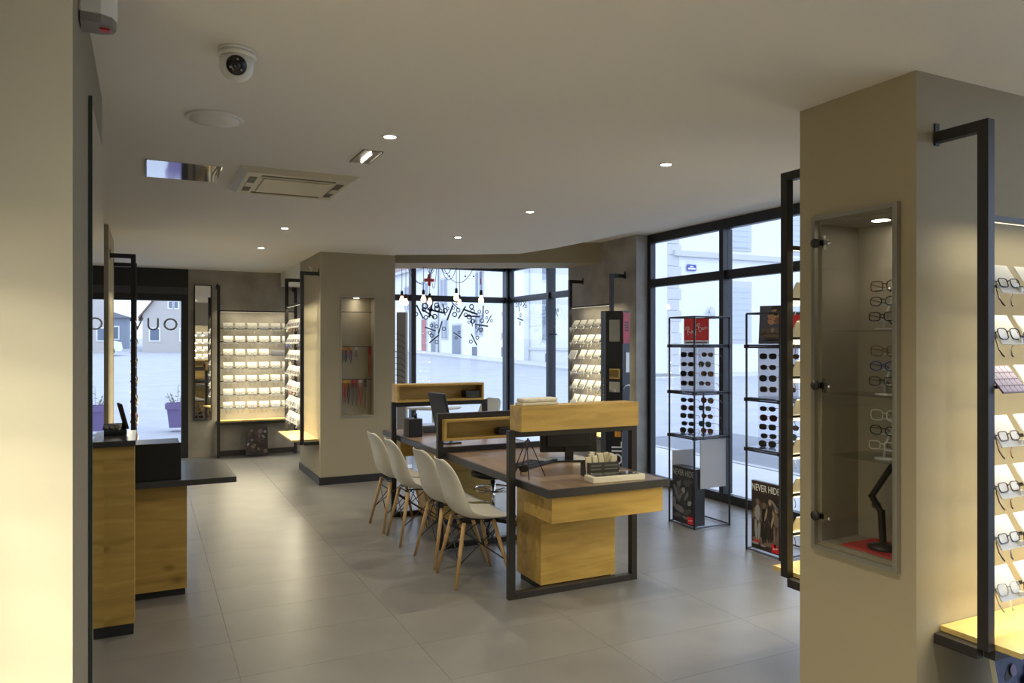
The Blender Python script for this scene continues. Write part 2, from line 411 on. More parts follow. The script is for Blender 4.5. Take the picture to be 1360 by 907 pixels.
# ================================================================== WALL RACKS
ROWS = [1.81-.186*i for i in range(7)]
board_me = MB().box(-.064, .064, -.0025, .0025, -.062, .062).mesh('board', BOARDM)
clip_me = MB().box(-.006, .006, -.006, .006, -.012, .004).mesh('clip', P('clear_clip', (.8, .8, .75), .2))
def rack(name, label, where, loc, rz, L, ncols, x_first=.09, pitch=.162, skip=(), detail=False, to_floor=False, posts=(True, True), top=2.41, glow=1.0, shelf=True, rows=ROWS, gl_skip=()):
    """local: x along the wall, y away from the wall, z up"""
    e = thing(name, label, 'display rack', loc, rz)
    M0 = T(*loc) @ RZ(rz)
    Y = .19; s = .02
    zb = 0.0 if to_floor else .49
    for i, px in enumerate((0, L)):
        if not posts[i]: continue
        MB().box(px-s, px+s, Y-s, Y+s, zb, top).build('post', BLACK, e, .002)
        MB().box(px-s, px+s, 0.004, Y-s, top-.04, top).build('arm', BLACK, e, .002)
        MB().box(px-s, px+s, 0.004, Y-s, .45 if not to_floor else .46, .49 if not to_floor else .50).build('arm', BLACK, e, .002)
        MB().box(px-.012, px+.012, .0, .006, top-.05, top+.035).build('bracket', BLACK, e)
    if to_floor: MB().box(0, L, Y-.03, Y+.01, .02, .09).build('base_bar', BLACK, e)
    if shelf:
        MB().box(.022 if posts[0] else 0, L-.022, .003, Y+.11 if not to_floor else Y+.02, .492, .512).build('shelf', OAKL, e)
        MB().box(.022, L-.022, Y-.02, Y+.02, .452, .490).build('front_rail', BLACK, e)
    lb = MB().box(s, L-s, Y-.012, Y+.012, 2.045, 2.065).build('light_bar', BLACK, e)
    MB().box(s+.01, L-s-.01, Y-.010, Y-.004, 2.0430, 2.0448).build('led_strip', LEDM, lb)
    light('led_light', 'AREA', (L/2, Y-.03, 2.04), LED_W*.32*glow*L, WARM, e, (R(-16), 0, 0), shape='RECTANGLE', size=L*.92, size_y=.03)
    for r, z in enumerate(rows):
        MB().tube([(s, Y-.02, z), (L-s, Y-.02, z)], .007, 6).build('rod', BLACK, e)
        light('led_light', 'AREA', (L/2, Y-.03, z-.012), LED_W*.54*glow*L, WARM, e, (R(25), 0, 0), shape='RECTANGLE', size=L*.92, size_y=.03)
        for c in range(ncols):
            if (r, c) in skip: continue
            x = x_first+c*pitch
            tl = R(30)
            Mb = T(x, Y+.005, z+.026) @ RX(tl)
            put('board', board_me, e, Mb)
            if detail: put('clip', clip_me, e, T(x-.05, Y+.035, z-.008))
            if (r, c) in gl_skip: continue
            colr = rnd.choice(['black', 'black', 'tortoiseshell', 'blue', 'red', 'gunmetal', 'gunmetal', 'clear', 'clear', 'brown']); shp = rnd.choice(['rect', 'rect', 'round', 'oval', 'way'])
            Mg = M0 @ Mb @ T(0, .008, -.022) @ RX(R(-12))
            eyeglasses(f'{colr} eyeglasses on the {ORD[c]} board, {ORD[r]} row down, {where}', Mg, shp, colr, None, detail, 'eyeglasses on the '+where, fold=True)
    return e, M0
def facing(dx, dy):      # rotation that maps local +y to (dx,dy)
    return math.atan2(-dx, dy)
# local +y away from wall.  right rack: wall Y=1.86 facing -Y -> rz=pi ; local x then runs towards -X
r_right, M = rack('eyewear_rack', 'black framed lit eyewear rack beside the glazed niche, near the camera', 'near rack', (4.10, 1.86, 0), PI, 1.37, 7, x_first=1.37-.10-6*.172, pitch=.172, detail=True, skip={(2, 6)}, glow=.8)
pc = thing('picture_card', 'purple card with a roof tile photo on the near rack', 'card'); pc.matrix_basis = M @ T(1.27, .20, ROWS[2]+.03) @ RX(R(38))
TL = P('lilac_tile_print', (.42, .36, .52), .4); TLD = P('dark_lilac_print', (.13, .10, .18), .4)
MB().box(-.075, .075, -.003, .003, -.06, .06).build('card', TLD, pc)
for i in range(5):
    for j in range(4):
        x = -.072+i*.030; z = -.056+j*.029
        MB().add([(x, .0036, z), (x+.026, .0036, z), (x+.028, .0036, z+.018), (x+.020, .0036, z+.026), (x+.010, .0036, z+.023), (x+.002, .0036, z+.026)], [(0, 1, 2, 3, 4, 5)]).build('tile_print', TL, pc)
rack('eyewear_rack', 'black framed eyewear rack on the far side of the right wall end', 'window side rack', (2.735, 2.42, 0), 0, 1.40, 8, x_first=.10, pitch=.17, glow=.9, gl_skip={(r, c) for r in range(7) for c in range(4, 8)})
rack('eyewear_rack', 'lit eyewear rack on the left face of the central pillar', 'pillar rack', (1.757, 8.57, 0), PI/2, 1.02, 6, x_first=.10, glow=1.0)
rk, M = rack('eyewear_rack', 'tall lit eyewear rack standing against the concrete back wall', 'back wall rack', (1.95, 11.35, 0), PI, 1.05, 6, x_first=.12, pitch=.161, skip={(2, 0), (2, 1)}, to_floor=True)
gp = box('display_card', (-.15, .15, -.003, .003, -.05, .05), P('slate_grey_card', (.12, .12, .15), .5)); gp.matrix_basis = M @ T(.20, .20, ROWS[2]+.02) @ RX(R(38)); tag(gp, 'blank slate grey card in the third row of the back wall rack', 'card')
rk, M = rack('eyewear_rack', 'lit eyewear rack on the concrete wall behind the black tower', 'concrete wall rack', (5.05, 7.285, 0), PI/2, .945, 5, x_first=.13, pitch=.17, skip={(2, 4)}, shelf=True)
gp = box('display_card', (-.085, .085, -.003, .003, -.06, .06), WHITE); gp.matrix_basis = M @ T(.84, .215, ROWS[2]+.02) @ RX(R(25)); tag(gp, 'plain white card in the third row of the concrete wall rack', 'card')
rack('eyewear_rack', 'eyewear rack seen edge-on behind the counter, on the beige wall stub', 'counter rack', (-.30, 8.45, 0), -PI/2, .85, 5, x_first=.09)

rack('eyewear_rack', 'lit eyewear rack on the wall beside the viewer', 'viewer side rack', (-.72, 2.0, 0), -PI/2, 1.5, 8, x_first=.12, glow=1.5, gl_skip={(r, c) for r in range(7) for c in range(8)})
# ================================================================== CEILING FITTINGS
def spot(x, y, i, label):
    e = thing('ceiling_spot', label, 'spotlight', (x, y, H), group='recessed ceiling spots')
    MB().ring(.030, .045, -.005, 20).build('trim_ring', CEILM, e)
    MB().lathe([(.030, .0005), (.030, -.003), (.001, -.0035)], 16).build('lens', SPOTM, e)
    light('spot_light', 'SPOT', (0, 0, -.02), SPOT_W, (1, .89, .70), e, spot_size=R(125), spot_blend=.8, shadow_soft_size=.03)
for i, (x, y, l) in enumerate([(1.09, 3.61, 'round ceiling spot beside the small lit strip fixture'), (1.09, 5.33, 'round ceiling spot just beyond the air conditioner'), (1.11, 6.9, 'round ceiling spot second from the far end of the aisle'), (1.11, 8.43, 'round ceiling spot at the far end of the aisle'),
                            (2.69, 3.47, 'round ceiling spot before the near end of the desk'), (2.70, 5.19, 'round ceiling spot over the middle of the desk'), (2.72, 6.75, 'round ceiling spot over the far end of the desk'),
                            (1.09, 1.9, 'round ceiling spot above the viewer, aisle row'), (2.2, .6, 'round ceiling spot above the viewer, desk row'), (.6, .2, 'round ceiling spot behind the viewer')]):
    spot(x, y, i, l)
# air-conditioning cassette
ac = thing('air_conditioner', 'cream ceiling cassette air conditioner with four slot vents', 'air conditioner', (.84, 4.94, H))
ACM = P('cream_plastic', (.62, .57, .42), .45); SLOT = P('slot_dark', (.10, .085, .05), .6)
MB().add([(-.35, -.37, 0), (.35, -.37, 0), (.35, .37, 0), (-.35, .37, 0), (-.31, -.33, -.03), (.31, -.33, -.03), (.31, .33, -.03), (-.31, .33, -.03)], [(4, 7, 6, 5), (0, 4, 5, 1), (1, 5, 6, 2), (2, 6, 7, 3), (3, 7, 4, 0)]).build('housing', ACM, ac)
MB().box(-.20, .20, -.21, .21, -.036, -.030).build('grille_panel', ACM, ac, .002)
for sx, sy, lx, ly in ((0, -.262, .22, .022), (0, .262, .22, .022), (-.262, 0, .022, .22), (.262, 0, .022, .22)):
    MB().box(sx-lx, sx+lx, sy-ly, sy+ly, -.0325, -.0305).build('vent_slot', SLOT, ac)
    MB().box(sx-lx, sx+lx, sy-ly*.28, sy+ly*.28, -.036, -.0325).build('louvre', ACM, ac)
# small strip light and wide mirrored fixture
sl = thing('strip_light', 'small recessed strip light with one glowing tube', 'ceiling light', (1.09, 4.06, H))
MB().box(-.055, .055, -.145, .145, -.004, 0).build('reflector', P('grey_reflector', (.30, .27, .22), .3, metal=.6), sl)
MB().tube([(0, -.095, -.008), (0, .095, -.008)], .0055, 8).build('tube', TUBEM, sl)
for s in (-1, 1): MB().box(s*.052-.004, s*.052+.004, -.145, .145, -.008, 0).build('rim', ALU, sl)
sl = thing('recessed_fixture', 'wide unlit recessed ceiling fixture with a mirror finish', 'ceiling light', (.20, 4.89, H))
MB().box(-.20, .20, -.235, .235, -.004, 0).build('reflector', P('soft_mirror', (.78, .77, .78), .06, metal=1), sl)
MB().box(-.207, -.200, -.24, .24, -.007, 0).build('rim', STEEL, sl)
for k, s in ((0, .17), (1, .19)): MB().tube([(s, -.22, -.004), (s-.012, 0, -.006), (s, .22, -.004)], .004, 6).build('fin', ALU, sl)
# loudspeaker
sp = thing('ceiling_speaker', 'flat round beige ceiling loudspeaker near the dome camera', 'speaker', (.28, 3.67, H))
MB().lathe([(.125, 0), (.125, -.006), (.118, -.011), (.108, -.011)], 36).build('rim', CEILM, sp); MB().lathe([(.106, -.002), (.106, -.013), (.05, -.016), (.002, -.017)], 36).build('grille', CEILM, sp)
# dome camera
dc = thing('dome_camera', 'white dome security camera with a black lens on the ceiling', 'camera', (.285, 2.79, H), R(-20))
DW = P('camera_white', (.74, .72, .66), .35)
MB().lathe([(.064, 0), (.064, -.012)], 32).build('base_plate', DW, dc)
MB().lathe([(.065, -.0135), (.067, -.022), (.064, -.028), (.058, -.030)], 32).build('collar', DW, dc)
MB().lathe([(.057, -.028), (.058, -.05)]+[(.058*math.cos(a), -.055-.055*math.sin(a)) for a in [R(8*k) for k in range(1, 11)]]+[(.003, -.110)], 32).build('dome', DW, dc)
eye = bpy.data.objects.new('eyeball', MB().lathe([(.030, .0), (.034, .012), (.034, .024), (.031, .028), (.002, .029)], 24).mesh('eyeball', P('camera_black', (.012, .012, .012), .2))); COL.objects.link(eye); eye.parent = dc
eye.matrix_local = T(.006, -.030, -.062) @ RZ(R(16)) @ RX(R(112))
MB().ring(.031, .037, .022, 24).build('bezel', DW, eye)
for a in (80, 200, 320): MB().lathe([(.004, .029), (.004, .031), (.001, .0315)], 8, T(.021*math.cos(R(a)), .021*math.sin(R(a)), 0)).build('infrared_lamp', P('ir_grey', (.35, .34, .30), .4), eye)
MB().lathe([(.014, .029), (.012, .032), (.002, .033)], 16).build('lens', LENSD, eye)
# motion detector in the corner above the cream wall
md = thing('motion_detector', 'white alarm motion detector high on the cream wall end', 'detector', (-.17, 2.42, 2.50))
MB().prism([(0, -.05), (.055, -.05), (.085, -.03), (.095, 0), (.085, .03), (.055, .05), (0, .05)], .02, .125).build('body', DW, md, .006)
MB().prism([(.004, -.045), (.055, -.045), (.083, -.028), (.092, 0), (.083, .028), (.055, .045), (.004, .045)], -.005, .02).build('lower_window', P('detector_grey', (.22, .21, .19), .4), md)
MB().box(.05, .075, -.012, .012, -.010, -.005).build('indicator', RED, md)

ws = thing('wall_sensor', 'small white sensor high on the left face of the central pillar', 'sensor', (1.757, 8.95, 2.43))
MB().box(-.03, -.001, -.025, .025, 0, .085).build('case', DW, ws, .004); MB().box(-.033, -.030, -.012, .012, .02, .05).build('window', P('detector_grey', (.22, .21, .19), .4), ws)

# ================================================================== DESK ISLAND
dk = thing('service_desk', 'long brown desk island with three black steel frames and oak drawers', 'desk')
DX0, DX1, DY0, DY1, DZ = 2.075, 2.945, 3.76, 7.12, .75
YM = (4.19, 5.45, 6.66)
MB().box(DX0+.02, DX1-.02, DY0+.02, DY1-.02, DZ-.035, DZ).build('desktop', DESKW, dk)
eb = MB()
for b in ((DX0, DX0+.0195, DY0, DY1, DZ-.045, DZ+.001), (DX1-.0195, DX1, DY0, DY1, DZ-.045, DZ+.001), (DX0+.0195, DX1-.0195, DY0, DY0+.0195, DZ-.045, DZ+.001), (DX0+.0195, DX1-.0195, DY1-.0195, DY1, DZ-.045, DZ+.001)): eb.box(*b)
eb.build('edge_band', EDGE, dk)
for i, fy in enumerate(YM):
    for fx in (2.045, 2.965):
        MB().box(fx-.022, fx+.022, fy-.022, fy+.022, 0, 1.055).build('frame_post', BLACK, dk, .002)
    MB().box(2.068, 2.942, fy-.022, fy+.022, 1.012, 1.055).build('frame_top_bar', BLACK, dk, .002)
    MB().box(2.068, 2.942, fy-.022, fy+.022, 0, .042).build('frame_floor_bar', BLACK, dk, .002)
MB().box(2.068, 2.942, 5.43, 5.47, .752, .79).build('frame_cross_bar', BLACK, dk, .002)
for y0, y1 in ((3.80, 4.22), (6.63, 7.08)): 
    if y0 < 5: MB().box(2.12, 2.92, y0, y1-.06, .545, .704).build('drawer', OAK, dk, .002)
    else: MB().box(2.12, 2.92, y0+.06, y1, .545, .704).build('drawer', OAK, dk, .002)
for y0, y1 in ((4.215, 4.56), (6.15, 6.63)):
    MB().box(2.27, 2.84, y0, y1, .045, .704).build('pedestal', OAK, dk, .002)
    MB().box(2.29, 2.82, y0+.02, y1-.02, 0, .045).build('plinth', BASEB, dk)
def cubby(y0, y1, z0, z1, open_side, label):
    x0, x1 = 2.055, 2.925
    c = MB(); t = .02
    c.box(x0, x1, y0, y1, z0, z0+t).box(x0, x1, y0, y1, z1-t, z1).box(x0, x0+t, y0, y1, z0+t, z1-t).box(x1-t, x1, y0, y1, z0+t, z1-t)
    if open_side < 0: c.box(x0+t, x1-t, y1-t, y1, z0+t, z1-t)
    else: c.box(x0+t, x1-t, y0, y0+t, z0+t, z1-t)
    o = c.build('shelf_box', OAK, dk, .0015); o['label'] = label
cubby(4.065, 4.225, 1.0565, 1.212, 1, 'oak shelf box closed towards the camera')
cubby(5.375, 5.535, .845, 1.010, -1, 'open oak shelf box hung under the middle frame')
cubby(6.585, 6.745, 1.0565, 1.222, -1, 'open oak shelf box on the far frame')

# ---- white shell chairs
def shell_mesh():
    prof = [(-.262, .832, .085, .015), (-.256, .818, .145, .02), (-.243, .785, .188, .03), (-.226, .73, .210, .045), (-.208, .65, .222, .058), (-.192, .57, .226, .072), (-.176, .515, .228, .078), (-.145, .466, .230, .072), (-.090, .438, .232, .058), (-.01, .427, .232, .042), (.08, .428, .230, .028), (.16, .437, .224, .016), (.215, .437, .212, .006), (.243, .418, .19, .0), (.25, .40, .175, .0)]
    ns = 12; vs = []; fs = []
    for i, (x, z, w, k) in enumerate(prof):
        a, b = prof[max(i-1, 0)], prof[min(i+1, len(prof)-1)]
        tx, tz = b[0]-a[0], b[1]-a[1]; l = math.hypot(tx, tz); nx, nz = -tz/l, tx/l       # normal towards the sitter
        if nx < 0 and nz < 0: nx, nz = -nx, -nz
        for j in range(ns+1):
            s = -1+2*j/ns; q = abs(s)**2.3*k
            vs.append((x+nx*q, w*.93*math.sin(s*PI/2*.92)/math.sin(PI/2*.92), z+nz*q))
    for i in range(len(prof)-1):
        for j in range(ns): a = i*(ns+1)+j; fs.append((a, a+1, a+ns+2, a+ns+1))
    b = MB(); b.add(vs, fs, True); return b
SHELL = shell_mesh().mesh('seat_shell', WHITEP)
def make_chair(label):
    e = thing('shell_chair', label, 'chair', group='white shell chairs')
    o = put('seat_shell', SHELL, e)
    m = o.modifiers.new('thick', 'SOLIDIFY'); m.thickness = .007; m.offset = 0
    m = o.modifiers.new('smooth', 'SUBSURF'); m.levels = 1; m.render_levels = 1
    for sx in (-1, 1):
        for sy in (-1, 1):
            MB().tube([(sx*.105-.01, sy*.125, .412), (sx*.20, sy*.20, 0)], [.015, .0105], 10).build('leg', BEECH, e)
    br = MB()
    for s in (-1, 1):
        br.tube([(s*.12-.01, -.135, .36), (s*.165, .175, .15)], .004, 5).tube([(s*.12-.01, .135, .36), (s*.165, -.175, .15)], .004, 5)
        br.tube([(-.13, s*.135, .36), (.165, s*.175, .15)], .004, 5).tube([(.11, s*.135, .36), (-.17, s*.175, .15)], .004, 5)
    for s in (-1, 1): br.tube([(-.11, s*.09, .425), (.10, s*.09, .418)], .006, 6); br.tube([(s*.10-.01, -.12, .408), (s*.10-.01, .12, .408)], .006, 6)
    br.build('wire_brace', BLACK, e)
    return e
ch = make_chair('white shell chair with wooden legs, nearest of the row at the desk')
ch.matrix_basis = T(2.005, 4.685, 0) @ RZ(R(-3))
for x, y, a, l in ((2.02, 5.175, 2, 'white shell chair, second nearest of the row at the desk'), (1.99, 5.825, -2, 'white shell chair, third nearest of the row at the desk'), (1.985, 6.315, 1, 'white shell chair at the far end of the row, by the pillar'), (4.15, 9.45, 200, 'white shell chair standing alone by the corner window')):
    c = copy_tree(ch); c.matrix_basis = T(x, y, 0) @ RZ(R(a)); c['label'] = l
# ---- staff stool on castors
st = thing('office_stool', 'black castor stool with chrome foot ring tucked under the desk', 'stool', (2.66, 5.80, 0))
MB().lathe([(.02, .455), (.15, .46), (.185, .475), (.19, .50), (.17, .52), (.05, .527)], 24).build('seat', P('black_vinyl', (.02, .02, .022), .4), st)
MB().tube([(0, 0, .09), (0, 0, .46)], .022, 12).build('gas_lift', CHROME, st)
fr = MB(); fr.tube([(.16*math.cos(2*PI*k/24), .16*math.sin(2*PI*k/24), .36) for k in range(24)], .009, 8, True)
for a in (0, 120, 240): fr.tube([(.02*math.cos(R(a)), .02*math.sin(R(a)), .34), (.16*math.cos(R(a)), .16*math.sin(R(a)), .36)], .007, 6)
fr.build('foot_ring', CHROME, st)
for k in range(5):
    a = R(72*k+20); c, s = math.cos(a), math.sin(a)
    MB().tube([(.02*c, .02*s, .095), (.28*c, .28*s, .075)], [.02, .014], 8).build('base_arm', BLACK, st)
    w = MB(); w.tube([(.28*c-.02*s, .28*s+.02*c, .03), (.28*c-.006*s, .28*s+.006*c, .03)], .03, 14); w.tube([(.28*c+.006*s, .28*s-.006*c, .03), (.28*c+.02*s, .28*s-.02*c, .03)], .03, 14); w.tube([(.28*c, .28*s, .03), (.28*c, .28*s, .075)], .008, 6)
    w.build('castor', BLACK, st)
# ---- white side table by the corner window
wt = thing('round_table', 'small round white table by the corner window', 'table', (3.50, 9.55, 0))
MB().lathe([(.02, .715), (.36, .72), (.375, .735), (.37, .75), (.02, .75)], 36).build('tabletop', WHITE, wt); MB().tube([(0, 0, .02), (0, 0, .72)], .03, 14).build('column', WHITE, wt); MB().lathe([(.22, 0), (.22, .012), (.05, .025), (.03, .03)], 28).build('foot', WHITE, wt)

# ---- things on the desk
mo = thing('monitor', 'black flat monitor seen from behind on the near half of the desk', 'monitor', (2.76, 4.70, .751), R(-18))
MB().box(-.21, .21, -.015, .015, .06, .37).build('screen', PANELB, mo, .004); MB().box(-.16, .16, -.04, -.015, .10, .30).build('rear_housing', P('monitor_rear', (.012, .012, .012), .5), mo, .006)
MB().box(-.03, .03, -.035, -.012, .012, .16).build('neck', PANELB, mo); MB().box(-.12, .12, -.10, .08, 0, .012).build('stand_foot', PANELB, mo, .003)
mo = thing('monitor', 'tilted slim black monitor on the far half of the desk', 'monitor', (2.30, 5.95, .751), R(-80))
o = MB().box(-.13, .13, -.012, .012, .05, .445).build('screen', PANELB, mo, .004); o.matrix_local = RX(R(14))
MB().tube([(-.02, .06, .01), (0, -.03, .12)], .010, 8).build('neck', PANELB, mo); MB().box(-.09, .09, -.06, .09, 0, .012).build('stand_foot', PANELB, mo, .003)
kb = thing('keyboard', 'black keyboard with pale key rows by the near monitor', 'keyboard', (2.44, 4.62, .751), R(30))
MB().box(-.20, .20, -.07, .07, 0, .022).build('body', PANELB, kb, .003)
for r_ in range(4):
    for c_ in range(10):
        MB().box(-.185+c_*.037, -.185+c_*.037+.031, -.058+r_*.030, -.058+r_*.030+.024, .022, .028).build('key', P('key_grey', (.30, .29, .27), .5) if c_ > 5 else PANELB, kb)
ms = thing('computer_mouse', 'small black mouse beside the basket of cases', 'mouse', (2.86, 4.25, .751))
MB().lathe([(.030, 0), (.034, .010), (.026, .026), (.008, .034)], 16, Matrix.Diagonal((.9, 1.4, 1, 1))).build('body', PANELB, ms); MB().box(-.003, .003, .018, .034, .022, .032).build('wheel', P('key_grey', (.3, .29, .27), .5), ms)
# easel
ez = thing('wire_easel', 'black wire easel standing on the near desk corner', 'easel', (2.18, 4.22, .751), R(25))
for s in (-1, 1):
    MB().tube([(s*.012, 0, .235), (s*.085, -.075, 0)], .0035, 6).build('front_leg', BLACK, ez); MB().tube([(s*.012, .003, .235), (s*.045, .095, 0)], .0035, 6).build('rear_leg', BLACK, ez)
MB().tube([(-.05, -.045, .085), (.05, -.045, .085)], .003, 6).build('cross_wire', BLACK, ez)
MB().tube([(0, 0, .225), (.0, 0, .245)], .006, 8).build('top_joint', BLACK, ez)
eyeglasses('black glasses lying on the desk at the foot of the easel', T(2.20, 4.40, .751+.021) @ RZ(R(155)), 'way', 'black', LENSD, True)
# basket
bk = thing('case_basket', 'black printed box of cream cases on the near desk end', 'basket', (2.61, 4.05, .751), R(-6))
b = MB(); b.box(-.105, .105, -.062, -.058, 0, .095).box(-.105, .105, .058, .062, 0, .095).box(-.105, -.101, -.058, .058, 0, .095).box(.101, .105, -.058, .058, 0, .095).box(-.101, .101, -.058, .058, 0, .004); b.build('box', P('basket_black', (.02, .019, .018), .5), bk)
for ln, z in enumerate((.075, .052, .028)): 
    MB().box(-.09, -.02, -.0628, -.0622, z-.004, z+.004).build('print_line', P('dim_grey_print', (.10, .10, .09), .6), bk)
    MB().box(.005, .095, -.0628, -.0622, z-.004, z+.004).build('print_line', P('dim_grey_print', (.10, .10, .09), .6), bk)
CRM = P('cream_case', (.60, .55, .40), .6)
for i, (x, y, a, h) in enumerate([(-.088, -.03, -4, .13), (-.062, .01, 3, .14), (-.036, -.025, -6, .135), (-.012, .02, 8, .145), (.018, -.02, -10, .15), (.050, .015, 18, .145), (.082, -.02, 5, .13), (.078, .03, -8, .145), (-.05, .04, 6, .15)]):
    o = MB().box(-.019, .019, -.008, .008, .006, h).mesh('glasses_case', CRM)
    q = put('glasses_case', o, bevel=.004); q.matrix_basis = bk.matrix_basis @ T(x, y, 0) @ RY(R(a)) @ RZ(R(12*((i % 3)-1)))
    tag(q, ('cream case at the end of the black box nearest the easel', 'cream case second from the easel end of the black box', 'cream case fourth from the easel end of the black box', 'cream case in the middle of the black box', 'tall cream case leaning just past the middle of the black box', 'cream case tilted most steeply in the black box', 'short cream case at the far end of the black box', 'tall cream case in the back corner of the black box', 'cream case at the back, third from the easel end of the black box')[i], 'case', 'cream cases in the black box')
# lens sample tray
tr = thing('sample_tray', 'long white tray with a clear lid at the near desk edge', 'tray', (2.61, 3.875, .751), R(-3))
MB().box(-.185, .185, -.055, .055, 0, .036).build('tray', P('ivory', (.66, .63, .53), .5), tr, .003)
for i in range(6): MB().lathe([(.020, .0365), (.020, .040), (.002, .041)], 16, T(-.125+i*.05, .0, 0)).build('sample_lens', LENSD if i < 5 else CHROME, tr)
MB().box(-.15, .155, -.035, .035, .0362, .0372).build('insert', P('insert_grey', (.06, .055, .05), .5), tr); MB().box(-.18, .18, -.05, .05, .042, .045).build('lid', CGLASS, tr)
# paper bundle on the near shelf box
pb = thing('paper_bundle', 'folded cream paper bundle lying on the near shelf box', 'paper', (2.205, 4.145, 1.2135), R(3))
MB().box(-.13, .13, -.05, .05, 0, .018).build('lower_sheets', P('paper_cream', (.62, .58, .46), .7), pb, .004); q = MB().box(-.125, .13, -.045, .045, .018, .045).build('upper_fold', P('paper_pale', (.66, .62, .51), .7, var=.12, vscale=25), pb, .010)
# black box + printer things
sb = thing('desk_speaker', 'black cube speaker box at the far left of the desk', 'speaker', (2.19, 6.52, .751))
MB().box(-.07, .06, -.08, .08, 0, .165).build('cabinet', PANELB, sb, .004); MB().box(-.06, .05, -.0815, -.0803, .012, .153).build('front_grille', P('cone_black', (.012, .012, .012), .7), sb)
pn = thing('pen_holder', 'small black pot with pens on the black speaker box', 'pen holder', (2.21, 6.52, .917))
MB().lathe([(.014, 0), (.016, .04)], 12).build('pot', BLACK, pn); MB().tube([(0, 0, .005), (.008, .004, .085)], .003, 6).build('pen', BLACK, pn); MB().tube([(0, 0, .005), (-.008, .0, .08)], .003, 6).build('pen', STEEL, pn)
pr = thing('flat_scanner', 'flat grey scanner lying on the far desk', 'scanner', (2.52, 6.83, .751))
MB().box(-.17, .12, -.12, .12, 0, .05).build('body', P('scanner_dark', (.06, .06, .07), .4), pr, .004); MB().box(-.165, .115, -.115, .115, .051, .066).build('lid', P('scanner_grey', (.16, .16, .18), .3), pr, .004)
pr = thing('card_terminal', 'black device tucked in the far oak shelf box', 'terminal', (2.82, 6.66, 1.077))
MB().box(-.075, .075, -.05, .05, 0, .07).build('body', PANELB, pr, .005); MB().box(-.06, .06, -.0515, -.0502, .035, .060).build('display', P('dim_screen', (.05, .06, .06), .2), pr); MB().box(-.05, .06, -.052, -.0502, .008, .026).build('keypad', P('dark_grey_key', (.06, .06, .055), .5), pr)
pr = thing('remote_tray', 'flat black device in the middle oak shelf box', 'terminal', (2.66, 5.45, .866))
MB().box(-.13, .13, -.045, .045, 0, .045).build('body', PANELB, pr, .005); MB().box(-.11, .11, -.04, .04, .0452, .055).build('lid', P('dark_grey_key', (.06, .06, .055), .5), pr, .003)
nf = thing('photo_frame', 'small white framed card standing on the far desk', 'frame', (2.83, 6.95, .751), R(-15))
MB().box(-.06, .06, -.006, .006, 0, .10).build('card', WHITE, nf); MB().box(-.05, .05, -.008, -.0062, .012, .088).build('print', P('greenish_print', (.22, .25, .24), .5), nf); MB().tube([(0, .006, .08), (0, .05, .002)], .003, 6).build('strut', STEEL, nf)

# ================================================================== COUNTER (left)
ct = thing('reception_counter', 'oak reception counter with slate tops behind the cream wall', 'counter')
MB().box(-.70, -.06, 4.60, 4.72, .06, 1.035).build('end_panel', OAK, ct, .002); MB().box(-.69, -.065, 4.605, 4.715, 0, .06).build('plinth', BASEB, ct)
MB().box(-.72, -.055, 4.585, 5.13, 1.036, 1.068).build('upper_top', SLATE, ct, .002)
MB().box(-.70, .23, 5.17, 5.75, .045, .705).build('lower_cabinet', OAK, ct, .002); MB().box(-.70, .22, 5.19, 5.73, 0, .045).build('plinth', BASEB, ct)
MB().box(-.72, .52, 5.10, 5.86, .706, .742).build('lower_top', SLATE, ct, .002)
MB().box(-.70, .195, 5.135, 5.16, .743, .975).build('modesty_screen', PANELB, ct, .003); MB().box(-.70, .185, 5.161, 5.42, .95, .972).build('screen_top', PANELB, ct)
ph = thing('desk_phone', 'black desk phone with an upright screen on the counter top', 'phone', (-.185, 4.95, 1.069), R(8))
MB().add([(-.10, -.09, 0), (.07, -.09, 0), (.07, .09, 0), (-.10, .09, 0), (-.10, -.09, .028), (.07, -.09, .028), (.07, .09, .055), (-.10, .09, .055)], [(0, 3, 2, 1), (4, 5, 6, 7), (0, 1, 5, 4), (1, 2, 6, 5), (2, 3, 7, 6), (3, 0, 4, 7)]).build('base', PANELB, ph, .004)
MB().tube([(-.085, -.08, .05), (-.085, -.04, .066), (-.085, .04, .075), (-.085, .08, .066)], [.020, .014, .014, .020], 10).build('handset', P('grey_handset', (.13, .12, .11), .4), ph)
o = MB().box(-.004, .010, -.075, .075, 0, .15).build('screen', PANELB, ph, .003); o.matrix_local = T(.075, .01, .03) @ RY(R(-14))
for i in range(3):
    for j in range(3): MB().box(-.04+i*.028, -.04+i*.028+.02, -.06+j*.03, -.04+j*.03, .040+j*.004, .046+j*.004).build('key', P('key_grey', (.3, .29, .27), .5), ph)

# mirror on concrete back wall
bmr = thing('hanging_mirror', 'narrow tall mirror in a dark frame on the concrete back wall', 'mirror', (.59, 11.318, .52), R(5.9))
MB().box(0, .23, -.022, -.002, 0, 1.90).build('backing', BLACK, bmr); MB().box(.012, .218, -.0255, -.0225, .012, 1.888).build('mirror_glass', MIRROR, bmr)
fm = MB(); fm.box(0, .012, -.034, -.0225, 0, 1.90).box(.218, .23, -.034, -.0225, 0, 1.90).box(.012, .218, -.034, -.0225, 0, .012).box(.012, .218, -.034, -.0225, 1.888, 1.90); fm.build('frame', BLACK, bmr)
